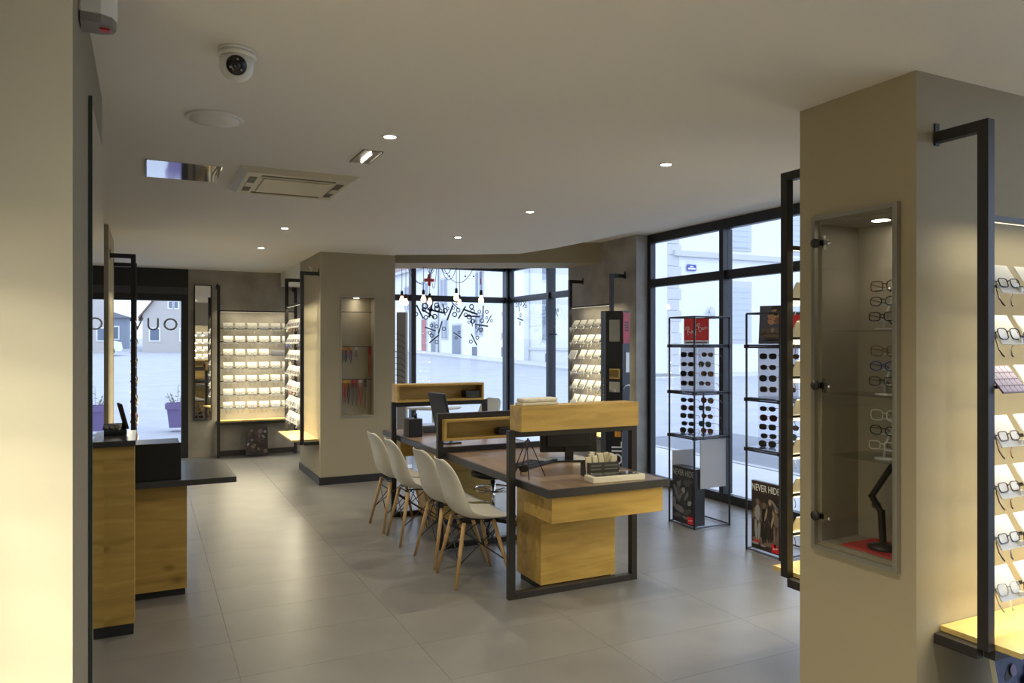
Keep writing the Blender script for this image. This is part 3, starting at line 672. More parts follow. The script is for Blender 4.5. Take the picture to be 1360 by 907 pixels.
# dark poster leaning under the back rack
def blotches(seed, n, w, h, mats):
    j = random.Random(seed)
    return [((j.random()-.5)*w*.82, h*(.1+.8*j.random()), w*(.03+.09*j.random()), h*(.02+.06*j.random()), j.choice(mats), j.random()*180) for _ in range(n)]
def figure(x, z, h, cl, sk, lean=0):
    """print shapes of a small standing figure: head, torso, legs"""
    return [(x, z+h*.92, h*.055, h*.075, sk, 0), (x, z+h*.66, h*.10, h*.19, cl, lean), (x-h*.05, z+h*.25, h*.045, h*.26, cl, 3), (x+h*.05, z+h*.25, h*.045, h*.26, cl, -3), (x-h*.12, z+h*.62, h*.03, h*.16, sk, -14), (x+h*.12, z+h*.62, h*.03, h*.16, sk, 14)]
def poster(name, label, M, w, h, d, base, blobs, cat='poster'):
    e = thing(name, label, cat); e.matrix_basis = M
    MB().box(-w/2, w/2, -d/2, d/2, 0, h).build('panel', base, e)
    for i, (x, z, rx, rz_, m, a) in enumerate(blobs):
        n = 12; c, s = math.cos(R(a)), math.sin(R(a)); vs = []
        jr = random.Random(i*7+3)
        for k in range(n):
            q = 1+.25*(jr.random()-.5); px, pz = rx*q*math.cos(2*PI*k/n), rz_*q*math.sin(2*PI*k/n)
            vs.append((x+c*px-s*pz, -d/2-.0006-.0003*i, z+s*px+c*pz))
        MB().add(vs, [tuple(range(n))]).build('print_shape', m, e)
    return e
GR = [P('print_grey_%d' % i, (v, v, v*1.03), .5) for i, v in enumerate((.012, .03, .07, .14, .28))]
BR = [P('print_brown_%d' % i, (v, v*.72, v*.55), .5) for i, v in enumerate((.03, .08, .17, .34))]
poster('leaning_poster', 'dark flowered poster leaning under the back wall rack', T(1.40, 11.06, .02) @ RX(R(-8)), .30, .40, .012, P('plum_print', (.035, .025, .032), .4, var=.5, vscale=14), blotches(3, 26, .30, .40, [BR[0], BR[1], BR[2], GR[2], GR[4], P('mauve_print', (.20, .13, .17), .4)]))
pc = poster('leaning_poster', 'blue and violet picture leaning below the near rack', T(2.98, 1.62, .0) @ RX(R(-10)), .34, .44, .012, P('blue_print', (.03, .045, .14), .4, var=.5, vscale=12), blotches(9, 34, .34, .44, [GR[4], GR[0], P('navy_print', (.02, .025, .09), .4), P('sky_print', (.12, .18, .40), .4), P('lilac_print', (.20, .15, .30), .4)])+[(.02, .26, .075, .10, MATS['lilac_print'], 0), (.02, .28, .042, .058, P('pink_print', (.45, .28, .32), .4), 0), (.02, .335, .055, .025, GR[0], 5)])
fm = MB(); fm.box(-.176, -.17, -.008, .008, 0, .446).box(.17, .176, -.008, .008, 0, .446).box(-.17, .17, -.008, .008, .44, .446); fm.build('frame', P('cream_frame', (.5, .48, .36), .5), pc)

# ================================================================== NICHES
def niche_light(parent, loc, energy):
    light('niche_spot_light', 'SPOT', loc, energy, (1, .88, .70), parent, spot_size=R(110), spot_blend=.7, shadow_soft_size=.02)
# central niche: rails with hanging cords
nl = thing('niche_spot', 'tiny round spot in the top of the central pillar niche', 'spotlight', (2.19, 8.58, 2.13))
MB().lathe([(.032, -.001), (.032, -.004), (.002, -.005)], 16).build('lens', SPOTM, nl); MB().ring(.032, .040, -.005, 16).build('ring', CHROME, nl); niche_light(nl, (0, 0, -.02), NICHE_W)
tr_ = MB(); tr_.box(1.985, 2.0, 8.493, 8.499, .75, 2.145).box(2.378, 2.393, 8.493, 8.499, .75, 2.145).box(2.0, 2.378, 8.493, 8.499, .75, .766).box(2.0, 2.378, 8.493, 8.499, 2.13, 2.145); struct(tr_.build('trim_1', ALU), 'slim metal trim around the central niche')
for z, l in ((1.965, 'top'), (1.56, 'middle'), (1.18, 'bottom')):
    rl = thing('hanging_rail', f'{l} thin rail across the central pillar niche', 'rail', (2.0, 8.60, z))
    MB().tube([(.002, 0, 0), (.376, 0, 0)], .004, 8).build('rod', STEEL, rl)
    for s in (.004, .374): MB().tube([(s-.002, 0, 0), (s+.002, 0, 0)], .010, 10).build('end_cap', CHROME, rl)
ORG = P('orange_card', (.60, .24, .03), .5); YEL = P('yellow_card', (.55, .42, .05), .5); REDK = P('red_card', (.40, .03, .03), .5); PUR = P('purple_cord', (.07, .03, .16), .6); NAV = P('navy_cord', (.02, .03, .10), .6); GRC = P('grey_cord', (.10, .09, .09), .6); WHC = P('white_card', (.55, .52, .45), .5)
def cord(x, z, card, cm, L, label, y=8.60):
    e = thing('neck_strap', label, 'strap', (2.0+x, y, z), group='spectacle cords in the central niche')
    MB().box(-.016, .016, -.009, -.007, -.09, -.005).build('card', card, e)
    MB().tube([(-.006, -.011, -.04), (-.012, -.013, -.09-L*.5), (-.002, -.013, -.09-L), (.006, -.013, -.09-L*.6), (.006, -.011, -.04)], .0045, 6).build('loop', cm, e)
    MB().tube([(0, 0, .004), (0, -.006, 0), (0, -.008, -.012)], .002, 5).build('hook', STEEL, e)
for i, (x, c, m, L, l) in enumerate([(.025, ORG, PUR, .11, 'orange card with a purple cord, first on the middle niche rail'), (.068, ORG, NAV, .09, 'orange card with a navy cord, second on the middle niche rail'), (.125, ORG, PUR, .10, 'orange card with a purple cord, third on the middle niche rail'), (.19, WHC, GRC, .03, 'small white tag with a grey cord on the middle niche rail'), (.345, REDK, REDK, .26, 'long thin red cord at the end of the middle niche rail')]): cord(x, 1.56, c, m, L, l)
for i, (x, c, m, L, l) in enumerate([(.025, ORG, REDK, .13, 'orange card with a red cord, first on the bottom niche rail'), (.062, YEL, REDK, .17, 'yellow card with a red cord on the bottom niche rail'), (.10, ORG, NAV, .19, 'orange card with a navy cord on the bottom niche rail'), (.15, REDK, GRC, .21, 'red card with a grey cord on the bottom niche rail'), (.19, REDK, GRC, .22, 'second red card with a grey cord on the bottom niche rail'), (.24, WHC, REDK, .22, 'white card with a red cord on the bottom niche rail'), (.295, P('black_card', (.02, .02, .02), .5), GRC, .27, 'black card with a long dark cord on the bottom niche rail')]): cord(x, 1.18, c, m, L, l)
# right niche: lining, shelves, glass door, stands
LIN = P('niche_lining', (.27, .235, .185), .6)
ln = MB(); ln.box(2.845, 2.859, NY0, NY1, NZ0, NZ1).box(2.62, 2.845, NY1-.012, NY1, NZ0, NZ1).box(2.62, 2.845, NY0, NY0+.012, NZ0, NZ1).box(2.62, 2.845, NY0+.012, NY1-.012, NZ0, NZ0+.012).box(2.62, 2.845, NY0+.012, NY1-.012, NZ1-.012, NZ1)
struct(ln.build('trim_2', LIN), 'taupe lining of the glazed niche')
cab = thing('niche_door', 'glass door with chrome hinges over the lit wall niche', 'cabinet door')
fm = MB(); x0, x1 = 2.590, 2.614
for b in ((x0, x1, NY0-.022, NY0-.002, NZ0-.022, NZ1+.022), (x0, x1, NY1+.002, NY1+.022, NZ0-.022, NZ1+.022), (x0, x1, NY0-.002, NY1+.002, NZ0-.022, NZ0-.002), (x0, x1, NY0-.002, NY1+.002, NZ1+.002, NZ1+.022)): fm.box(*b)
fm.build('frame', ALU, cab); MB().box(2.586, 2.5895, NY0-.016, NY1+.016, NZ0-.016, NZ1+.016).build('pane', CGLASS, cab)
for z in (2.03, 1.42, .86):
    h = MB(); h.tube([(2.572, NY1-.012, z), (2.5855, NY1-.012, z)], .020, 16); kn = h.build('hinge_knob', BLACK, cab)
    h = MB(); h.box(2.592, 2.603, NY1-.062, NY1-.014, z-.012, z+.012).box(2.592, 2.607, NY1-.045, NY1-.036, z-.03, z+.03).tube([(2.598, NY1-.075, z-.008), (2.598, NY1-.06, z)], .007, 8); h.build('hinge', CHROME, cab)
sp2 = thing('niche_spot', 'round lit spot in the top of the glazed niche', 'spotlight', (2.73, 2.10, NZ1-.012))
MB().lathe([(.035, -.001), (.035, -.004), (.002, -.005)], 20).build('lens', SPOTM, sp2); MB().ring(.035, .044, -.005, 20).build('ring', CHROME, sp2); niche_light(sp2, (0, 0, -.02), NICHE_W*1.3)
for z, l in ((1.655, 'top'), (1.39, 'middle'), (1.128, 'lowest')):
    tag(box('glass_shelf', (2.63, 2.844, NY0+.014, NY1-.05, z-.006, z), CGLASS), f'{l} glass shelf inside the glazed niche', 'shelf')
ICE = P('ice_acrylic', (.6, .6, .6), .12, metal=.35)
for z, l, cl in ((1.655, 'top', ('black', 'gunmetal', 'tortoiseshell')), (1.39, 'middle', ('gunmetal', 'blue', 'brown')), (1.128, 'lowest', ('clear', 'black', 'clear'))):
    y = 2.055; x = 2.72
    e = thing('eyewear_stand', f'clear acrylic eyewear stand on the {l} niche shelf', 'stand', (x, y, z))
    MB().lathe([(.055, .0005), (.055, .006), (.01, .008)], 20).build('base', ICE, e)
    MB().tube([(0, .02, .006), (.0, .015, .06), (.01, -.01, .12), (.0, -.02, .19)], .007, 8).build('stem', ICE, e)
    for k in range(3):
        zz = .055+k*.062
        MB().tube([(-.02, -.045, zz-.014), (-.02, .045, zz-.014)], .005, 6).build('bar', ICE, e)
        eyeglasses(f'{cl[k]} glasses, {("lowest","middle","top")[k]} on the stand of the {l} niche shelf', T(x-.028, y+.01-k*.006, z+zz) @ RZ(R(90)), ('rect', 'oval', 'way')[k], cl[k], LENSC, True, 'glasses in the glazed niche', tilt=R(5))
rm = box('red_mat', (2.635, 2.84, NY0+.02, NY1-.10, NZ0+.0125, NZ0+.02), P('red_felt', (.42, .03, .025), .7)); tag(rm, 'red mat lining the bottom of the glazed niche', 'mat')
af = thing('folding_lamp', 'dark folding desk lamp bent in a zigzag on the red mat', 'lamp', (2.72, 2.08, NZ0+.021))
DKM = P('dark_bronze', (.03, .024, .02), .35, metal=.4)
MB().lathe([(.06, 0), (.06, .012), (.02, .022), (.01, .03)], 20).build('base', DKM, af); MB().box(-.012, .012, -.01, .01, .03, .16, T(0, 0, 0) @ RX(R(4))).build('lower_arm', DKM, af, .003)
MB().box(-.011, .011, -.009, .009, 0, .08, T(0, -.012, .15) @ RX(R(38))).build('elbow', DKM, af, .003); MB().box(-.011, .011, -.009, .009, 0, .24, T(0, -.06, .20) @ RX(R(-34)) @ RX(R(0))).build('upper_arm', DKM, af, .003)
MB().tube([(-.03, -.045, .17), (.0, -.045, .17)], .012, 12).build('joint_knob', CHROME, af)
af.matrix_basis = af.matrix_basis @ RZ(PI)

# ================================================================== SUNGLASSES STANDS BY THE WINDOW
def sun_rack(loc, which, sx=.39, sy=.34):
    e = thing('sunglasses_stand', f'wire frame sunglasses stand in front of the window, {which}', 'display stand', loc)
    r = .0085
    lv = [0.012, .775, .79, 1.16, 1.175, 1.57, 1.585, 1.83]
    for z in lv:
        fr = MB()
        for p, q in (((0, 0), (sx, 0)), ((sx, 0), (sx, sy)), ((sx, sy), (0, sy)), ((0, sy), (0, 0))): fr.tube([(p[0], p[1], z), (q[0], q[1], z)], r*.8, 4)
        fr.build('wire_ring', STEEL, e)
    for x in (0, sx):
        for y in (0, sy):
            MB().tube([(x, y, 0), (x, y, 1.83)], r, 6).build('upright', STEEL, e)
            for z in (.782, 1.167, 1.577): MB().box(x-.014, x+.014, y-.014, y+.014, z-.014, z+.014).build('clamp', BLACK, e)
    # upright panels that carry the sunglasses, set across the diagonal of the stand
    dg = math.atan2(-.28, .32); Mp = T(.20, .20, 0) @ RZ(dg)
    for b, nm, m in (((-.15, .15, .10, .104, .80, 1.15), 'acrylic_panel', ACRYL), ((-.15, .0, .10, .104, 1.18, 1.565), 'white_panel', FROST), ((.002, .15, .10, .104, 1.18, 1.565), 'white_panel', FROST)):
        o = MB().box(*b).build(nm, m, e); o.matrix_local = Mp
    for z in (.79, 1.175): MB().box(.01, sx-.01, .01, sy-.01, z+.008, z+.012).build('shelf_plate', ACRYL, e)
    cols = ['black', 'tortoiseshell', 'black', 'brown', 'black', 'red', 'black', 'gunmetal', 'black']
    zs = [1.50, 1.415, 1.33, 1.245, 1.095, 1.025, .955, .885, .825]
    for k, z in enumerate(zs):
        for j in range(2):
            xx = -.085 if j == 0 else .075
            o_ = .014*math.sin(k*3.1+j)
            c = cols[(k+j*2) % 9]; l = (LENSD, LENSB, LENSD, LENSG)[(k*2+j) % 4]
            eyeglasses(f'{c} sunglasses, {("window-far","window-near")[j]} column, {ORD[k]} pair down, {which} stand', T(*loc) @ Mp @ T(xx+o_, -.035, z) @ RZ(PI) @ RZ(R(-26-12*j)), ('way', 'oval', 'pilot')[(k+j) % 3], c, l, True, 'sunglasses on the wire stands', 'sunglasses', tilt=R(3))
            o = MB().box(xx+o_-.010, xx+o_+.010, -.045, .10, z-.006, z-.003).build('nose_peg', ACRYL, e); o.matrix_local = Mp
    return e
sun_rack((4.215, 5.05, 0), 'nearest the desk'); sun_rack((4.185, 4.06, 0), 'nearest the wall end')
def brand_sign(M, label):
    e = thing('brand_sign', label, 'sign'); e.matrix_basis = M
    MB().box(-.11, .11, -.004, .004, .03, .225).build('panel', RED, e); MB().box(-.11, .11, -.005, .005, 0, .029).build('base_strip', P('pale_strip', (.55, .55, .55), .5), e)
    st = [[(.06, .10), (.08, .28), (.105, .43)], [(.0, .34), (.06, .43), (.13, .46), (.185, .41), (.16, .33), (.09, .28), (.15, .20), (.225, .14)],
          [(.285, .24), (.25, .25), (.225, .19), (.245, .14), (.28, .19), (.285, .24), (.29, .16), (.32, .17)], [(.335, .25), (.34, .18), (.375, .18), (.405, .26), (.39, .10), (.345, .0), (.31, .03), (.36, .11), (.43, .17)],
          [(.455, .23), (.505, .245)], [(.575, .42), (.565, .25), (.54, .10)], [(.50, .36), (.57, .45), (.66, .45), (.66, .36), (.58, .30), (.67, .28), (.68, .18), (.60, .11), (.53, .13)],
          [(.765, .24), (.73, .25), (.705, .19), (.725, .14), (.76, .19), (.765, .24), (.77, .16), (.80, .17)], [(.82, .25), (.82, .15), (.85, .22), (.885, .25), (.90, .17), (.95, .19)]]
    script = MB()
    for q in st: script.tube([((x-.47)*.205, 0, (y-.23)*.215) for x, y in q], .0026, 5)
    o = script.build('script_lettering', WPRINT, e); o.matrix_local = T(0, -.0045, .128) @ RY(R(-16))
    MB().box(-.09, .09, -.0058, -.0051, .009, .018).build('small_print', GR[2], e)
brand_sign(T(4.38, 5.22, 1.594) @ RZ(R(-28)), 'red sign with white script on the stand nearest the desk')
brand_sign(T(4.46, 4.16, 1.594) @ RZ(R(-28)), 'red sign with white script on the stand nearest the wall end')
# face poster
SK = P('skin_print', (.50, .30, .19), .5); HR = P('hair_print', (.035, .025, .022), .5); BG = P('slate_print', (.10, .105, .15), .45)
fp = poster('portrait_poster', 'dark portrait poster of a face in sunglasses leaning on a stand', T(4.34, 4.28, 1.595) @ RZ(R(-62)) @ RX(R(-7)), .22, .30, .012, BG,
       [(.012, .222, .050, .062, SK, -18), (-.018, .175, .026, .028, SK, 25), (.052, .262, .036, .026, HR, 35), (.015, .284, .042, .014, HR, 12), (.066, .225, .012, .040, HR, 8), (.052, .215, .011, .018, SK, 0), (-.036, .218, .012, .014, SK, 20), (-.024, .240, .022, .011, GFR['black'], -8), (.014, .234, .019, .012, GFR['black'], -8), (.040, .232, .018, .003, GFR['black'], 5), (-.026, .190, .011, .004, RED, 10), (.03, .185, .03, .02, P('skin_shadow_print', (.24, .13, .08), .5), 30),
        (0, .075, .10, .035, BR[1], 0), (-.075, .105, .016, .02, BR[2], 0), (-.04, .10, .016, .02, BR[2], 0), (-.005, .106, .016, .02, BR[3], 0), (.03, .10, .016, .02, BR[2], 0), (.065, .105, .016, .02, BR[2], 0), (0, .06, .09, .012, BR[2], 0), (0, .03, .08, .008, BR[0], 0)])
def never_hide(M, label, w, h, d, base, blobs, tx):
    e = poster('advert_box', label, M, w, h, d, base, blobs, 'poster')
    text('lettering', 'NEVER HIDE', .074, tx, e, T(0, -d/2-.006, h-.05) @ Matrix.Diagonal((.70, 1, 1, 1)) @ RX(R(90)), ext=.0006)
    MB().box(w/2-.085, w/2-.012, -d/2-.0075, -d/2-.006, .012, .075).build('red_badge', RED, e)
    text('badge_lettering', 'Ray-Ban', .016, WPRINT, e, T(w/2-.048, -d/2-.0085, .044) @ RX(R(90)) @ RZ(R(12)), shear=.3, ext=.0003)
never_hide(T(4.285, 5.215, .0215) @ RZ(R(-90)), 'black and white NEVER HIDE box in the stand nearest the desk', .30, .49, .11, P('poster_black', (.018, .018, .02), .4, var=.4, vscale=9),
           [(0, .39, .14, .03, GR[1], 0), (.06, .36, .06, .03, GR[2], 10), (-.06, .345, .028, .036, GR[3], 0), (-.075, .375, .03, .018, GR[0], 10), (.0, .30, .026, .034, GR[4], 20), (-.01, .325, .03, .016, GR[0], 10), (-.07, .25, .05, .075, GR[2], 12), (-.10, .27, .016, .06, GR[3], 30), (-.03, .235, .055, .018, GR[3], 35), (.02, .20, .05, .07, GR[1], -20), (.05, .25, .018, .06, GR[3], -35), (.10, .28, .03, .09, GR[1], 0),
            (-.05, .12, .08, .03, GR[3], -15), (.06, .11, .07, .022, GR[2], 20), (-.08, .06, .06, .018, GR[2], 5), (.03, .055, .05, .014, GR[3], -6), (-.115, .17, .02, .05, GR[3], 0), (.09, .19, .03, .02, GR[4], 30)], P('grey_print_text', (.30, .31, .32), .5))
never_hide(T(4.235, 4.23, .0215) @ RZ(R(-90)), 'brown NEVER HIDE poster with standing figures in the stand by the wall end', .30, .52, .035, P('poster_brown', (.045, .03, .026), .4, var=.45, vscale=9),
           [(0, .40, .14, .03, BR[0], 0), (0, .25, .14, .12, BR[1], 0), (0, .07, .14, .03, BR[2], 0)]+figure(-.085, .07, .32, GR[4], BR[2])+figure(-.015, .06, .31, GR[0], BR[2])+figure(.045, .075, .33, BR[0], BR[3])+figure(.11, .05, .31, BR[2], BR[3], 8)+[(.10, .36, .05, .010, GR[4], -50), (.115, .34, .05, .007, GR[3], -50), (-.10, .045, .04, .010, GR[4], 0), (-.09, .062, .035, .008, RED, 0), (-.02, .04, .03, .007, GR[4], 0)], WPRINT)
hb = box('hanging_board', (-.15, .15, -.004, .004, -.42, 0), P('pale_grey_board', (.42, .415, .43), .6)); hb.matrix_basis = T(4.43, 5.062, .765) @ RZ(R(4)); tag(hb, 'plain grey board hanging below the stand nearest the desk', 'board')
hb = box('hanging_board', (-.12, .12, -.004, .004, 0, .26), P('pale_grey_board', (.42, .415, .43), .6)); hb.matrix_basis = T(4.35, 5.365, .38); tag(hb, 'small grey board behind the black and white box', 'board')

# ================================================================== BLACK TOWER BY THE CONCRETE WALL
tw = thing('display_tower', 'tall black display tower with small mirrors beside the concrete wall', 'display tower', (4.72, 7.02, 0), R(-34))
TB = P('tower_black', (.012, .012, .014), .3)
poly = [(-.15, -.06), (-.09, -.16), (.09, -.16), (.17, -.08), (.17, .12), (-.15, .12)]
MB().prism(poly, .03, 1.96).build('body', TB, tw, .003); MB().prism([(x*.95, y*.95) for x, y in poly], 0, .03).build('plinth', BASEB, tw)
for z0, z1 in ((1.62, 1.86), (1.06, 1.32)):
    MB().box(-.055, .06, -.166, -.161, z0, z1).build('small_mirror', MIRROR, tw)
A = math.atan2(.08, .08); Mr = T(.13, -.12, 0) @ RZ(A)
for nm, b, m in (('red_panel', (-.052, .052, -.006, -.001, 1.60, 1.94), P('red_poster_print', (.45, .03, .04), .4, var=.4, vscale=8)), ('white_label', (-.01, .045, -.006, -.001, 1.28, 1.50), WPRINT)):
    o = MB().box(*b).build(nm, m, tw); o.matrix_local = Mr
for i in range(4): o = MB().box(-.03, .03, -.008, -.0065, 1.74+i*.028, 1.752+i*.028).build('emblem_stripe', GR[0], tw); o.matrix_local = Mr
o = MB().tube([(-.05, -.006, 1.10), (-.02, -.008, 1.13), (.02, -.008, 1.14), (.05, -.006, 1.135)], .006, 6).build('white_curve', WPRINT, tw); o.matrix_local = Mr
text('lettering', 'OIL', .17, WPRINT, tw, T(.035, -.1625, .385) @ RX(R(90)) @ RZ(R(90)), ext=.0005)
for k in range(2): MB().box(-.06+.0, .07, -.1635, -.161, 1.0+.001, 1.0+.002).build('hairline', GR[1], tw)
for k in range(2): MB().box(.005+k*.035, .035+k*.035, -.1645, -.161, .57, .63).build('orange_square', P('orange_print', (.70, .30, .03), .5), tw)
MB().box(.082, .088, -.1645, -.161, .10, .62).build('small_print', GR[4], tw)
for k, hh in enumerate((.02, .012, .02, .014, .014, .02, .012, .014)):
    o = MB().box(-.008, hh-.008, -.002, 0, .95+k*.035, .972+k*.035).build('print_mark', P('dim_white_print', (.35, .35, .33), .5), tw); o.matrix_local = T(-.12, -.112, 0) @ RZ(math.atan2(-.10, .06))

# ================================================================== WINDOW BAY: bulb cluster, side tower
def hash_(v): return int(v*10)
pdn = thing('pendant_cluster', 'spider pendant of bare warm bulbs on looping black cords', 'pendant lamp')
CORD = P('cord_black', (.015, .015, .018), .6)
SOF = 2.848
bl = [(533.8, 397.4, 9.9, .95), (539, 400.5, 10.2, .9), (562.4, 396, 9.8, .95), (570.7, 399.8, 10.2, .9), (606, 394, 9.8, .95), (610.5, 400.8, 10.3, .8), (639, 397, 9.8, 1.0)]
hub = Vector(rayhit(590, 356, Z=SOF)); hub = Vector((3.55, 9.55, SOF))
MB().lathe([(.06, 0), (.06, -.02), (.02, -.035)], 20, T(*hub)).build('ceiling_rose', CORD, pdn)
for u, v, d, sc in bl:
    t = (u-680)/990; c, s = math.cos(R(26.1)), math.sin(R(26.1))
    x, y, z = d*(s+t*c), d*(c-t*s), 1.6+d*(456-v)/990
    MB().tube([(x, y, SOF), (x, y, z+.09*sc)], .004, 5).build('cord', CORD, pdn)
    MB().lathe([(.006, .12), (.018, .11), (.021, .06), (.017, .045)], 12, T(x, y, z) @ Matrix.Scale(sc, 4)).build('socket', CORD, pdn)
    MB().lathe([(.016, .05), (.020, .03), (.034, -.005), (.037, -.025), (.030, -.048), (.013, -.060), (.002, -.062)], 16, T(x, y, z) @ Matrix.Scale(sc, 4)).build('bulb', BULBM, pdn)
    h = Vector((x, y, SOF)); pts = []
    for k in range(13):
        q = k/12; p = hub.lerp(h, q); p.z = SOF-.02-4*q*(1-q)*(.30+.06*(hash_(u)%4)); pts.append(p)
    MB().tube(pts, .004, 5).build('swag_cord', CORD, pdn)
rc = thing('red_cross', 'red plus sign hanging in the corner window', 'sign', rayhit(570, 372, Y=10.3))
MB().box(-.078, .078, -.004, .004, -.022, .022).box(-.022, .022, -.0045, .0045, -.085, .085).build('plus', REDC, rc); MB().tube([(0, 0, .085), (0, 0, SOF-rc.location.z)], .0015, 5).build('thread', CORD, rc)
for u, v, l, w, h in ((597, 366.5, 'small red square hanging left of three in the corner window', .018, .018), (618, 367, 'small red square hanging between two others in the corner window', .018, .018), (629, 367, 'small red square hanging nearest the red bar', .018, .018), (638.5, 374, 'narrow red bar hanging above the end bulb', .016, .07)):
    p = rayhit(u, v, Y=10.3); e = thing('red_tag', l, 'sign', p)
    MB().box(-w/1.6, w/1.6, -.004, .004, -h/1.6, h/1.6).build('tag', REDC, e); MB().tube([(0, 0, h/1.6), (0, 0, SOF-p[2])], .0015, 5).build('thread', CORD, e)
vt = thing('eyewear_tower', 'slim grey panel tower of eyeglasses beside the central pillar', 'display tower', (2.93, 9.22, 0), R(-18))
MB().box(-.055, .06, -.012, .012, .02, 2.0).build('panel', P('taupe_panel', (.33, .31, .29), .6), vt); MB().box(.061, .085, -.02, .02, .02, 2.0).build('edge_profile', WHITE, vt); MB().box(-.12, .14, -.14, .14, 0, .02).build('base', WHITE, vt)
for k in range(9):
    z = 1.72-k*.075
    eyeglasses(f'black eyeglasses on the slim panel tower, {ORD[k]} pair from the top', T(2.93, 9.22, z) @ RZ(R(-18)) @ T(-.085, -.088, 0) @ RZ(R(90)), 'rect', 'black', None, False, 'eyeglasses on the slim panel tower', tilt=R(10))

# ================================================================== OUTSIDE
def gz(y): return -.12+.022*max(0, y-12)
ASP = P('pale_asphalt', (.38, .385, .41), .8, var=.08, vscale=1.2); PAVE = P('pale_pavement', (.55, .55, .56), .8, var=.06, vscale=2)
def ground(name, x0, x1, y0, y1, dz, mat, label):
    ys = [y0]+[v for v in (12, 30, 60) if y0 < v < y1]+[y1]
    vs = []; fs = []
    for y in ys: vs += [(x0, y, gz(y)+dz), (x1, y, gz(y)+dz), (x0, y, gz(y)+dz-.3), (x1, y, gz(y)+dz-.3)]
    for i in range(len(ys)-1):
        a = i*4; fs += [(a, a+1, a+5, a+4), (a+2, a+6, a+7, a+3), (a, a+4, a+6, a+2), (a+1, a+3, a+7, a+5)]
    fs += [(0, 2, 3, 1), (4*len(ys)-4, 4*len(ys)-3, 4*len(ys)-1, 4*len(ys)-2)]
    b = MB(); b.add(vs, fs); return struct(b.build(name, mat), label)
ground('road', -60, 90, -30, 130, -.06, ASP, 'pale wet street outside')
ground('sidewalk', 5.35, 7.5, -30, 11.6, .02, PAVE, 'pale pavement outside the right window'); ground('sidewalk', -40, 7.5, 11.6, 13.6, .02, PAVE, 'pale pavement in front of the door and corner window')
ground('sidewalk', 18.6, 21.0, 25, 120, .04, PAVE, 'pavement along the white terrace across the street'); ground('sidewalk', 18.6, 70, 24.6, 27, .04, PAVE, 'pavement before the white house opposite')
ground('road_strip', 7.62, 10.4, -30, 11.55, -.055, P('dark_asphalt', (.20, .21, .235), .8, var=.1, vscale=3), 'darker asphalt lane beside the right pavement')
KB = P('kerb_stone', (.44, .44, .45), .8)
ground('kerb', 7.5, 7.62, -30, 11.6, .03, KB, 'stone kerb along the right pavement'); ground('kerb', 18.45, 18.6, 25, 120, .05, KB, 'stone kerb before the white terrace')
# our own building above / beside
struct(box('wall_outer', (-12, 5.35, -30, -3.2, -.2, 6), PAINT)); struct(box('roof', (-12, 5.5, -30, 11.6, 2.96, 6.5), CONC2))
FW = P('white_render', (.76, .76, .77), .8, var=.03, vscale=.6); FW2 = P('cream_render', (.68, .68, .67), .8); STN = P('pale_stone', (.56, .56, .56), .8); SHT = P('pale_shutter', (.50, .53, .57), .6); WGL = P('far_window_glass', (.16, .19, .25), .1); DBL = P('blue_grey_door', (.22, .25, .30), .6); DRD = P('faded_red_door', (.42, .17, .17), .6); ROOF = P('brown_roof_tile', (.20, .14, .12), .8); VENT = P('cellar_vent', (.18, .19, .22), .7)
bA = thing('white_house', 'white corner house with shutters across the street, past the right window', 'building', (21.0, 27.0, 0))
MB().box(.0, 40, 0, 6, -.3, 11).build('wall', FW, bA)
MB().box(.3, 40, -.18, 0, 5.55, 5.80).build('cornice', STN, bA)
for k in range(18): MB().box(-.02, .75 if k % 2 else .62, -.05, 0, .1+k*.5, .1+k*.5+.47).build('quoin', STN, bA)
for k in range(4):
    for z0, z1 in ((1.75, 4.25), (6.1, 8.4)):
        x = 3.5+k*4.0
        f = MB().box(x-.15, x+1.45, -.06, 0, z0-.12, z1+.3).build('window_surround', STN, bA)
        MB().box(x, x+1.3, -.09, -.061, z0, z1).build('shutter', SHT, f)
        for q in range(9): MB().box(x+.02, x+1.28, -.105, -.0905, z0+.05+q*(z1-z0)/9, z0+.05+q*(z1-z0)/9+.16).build('slat', SHT, f)
pl = thing('street_plate', 'small blue street name plate on the white house', 'sign', (22.05, 26.93, 5.05))
MB().box(0, .52, -.02, 0, -.14, .14).build('plate', P('enamel_blue', (.06, .08, .32), .4), pl); MB().box(.17, .35, -.024, -.0205, .03, .08).build('small_line', WPRINT, pl); MB().box(.05, .47, -.024, -.0205, -.08, -.01).build('name_line', WPRINT, pl)
dsh = thing('satellite_dish', 'pale oval dish on the white house wall', 'dish', (23.4, 26.78, 3.05), 0)
MB().lathe([(.02, .05), (.12, .035), (.20, .0), (.21, .0), (.12, .025), (.02, .04)], 20, RX(R(75)) @ Matrix.Diagonal((.8, 1.1, 1, 1))).build('dish', P('dish_grey', (.5, .52, .55), .5), dsh); MB().tube([(0, .0, 0), (0, .21, 0)], .025, 8).build('arm', STEEL, dsh)
bB = thing('white_terrace', 'long white terrace with doors across the street, past the corner window', 'building', (21.0, 41.2, 0))
MB().box(0, 12, 0, 40, -.3, 7.9).build('wall', FW, bB)
MB().box(-.35, .0, 0, 40, 7.9, 8.15).build('eaves', STN, bB); MB().add([(-.35, 0.02, 8.16), (12, .02, 8.16), (12, 40, 8.16), (-.35, 40, 8.16), (6, .02, 11), (6, 40, 11)], [(0, 3, 5, 4), (1, 4, 5, 2), (0, 4, 1), (2, 5, 3), (0, 1, 2, 3)]).build('roof', ROOF, bB)
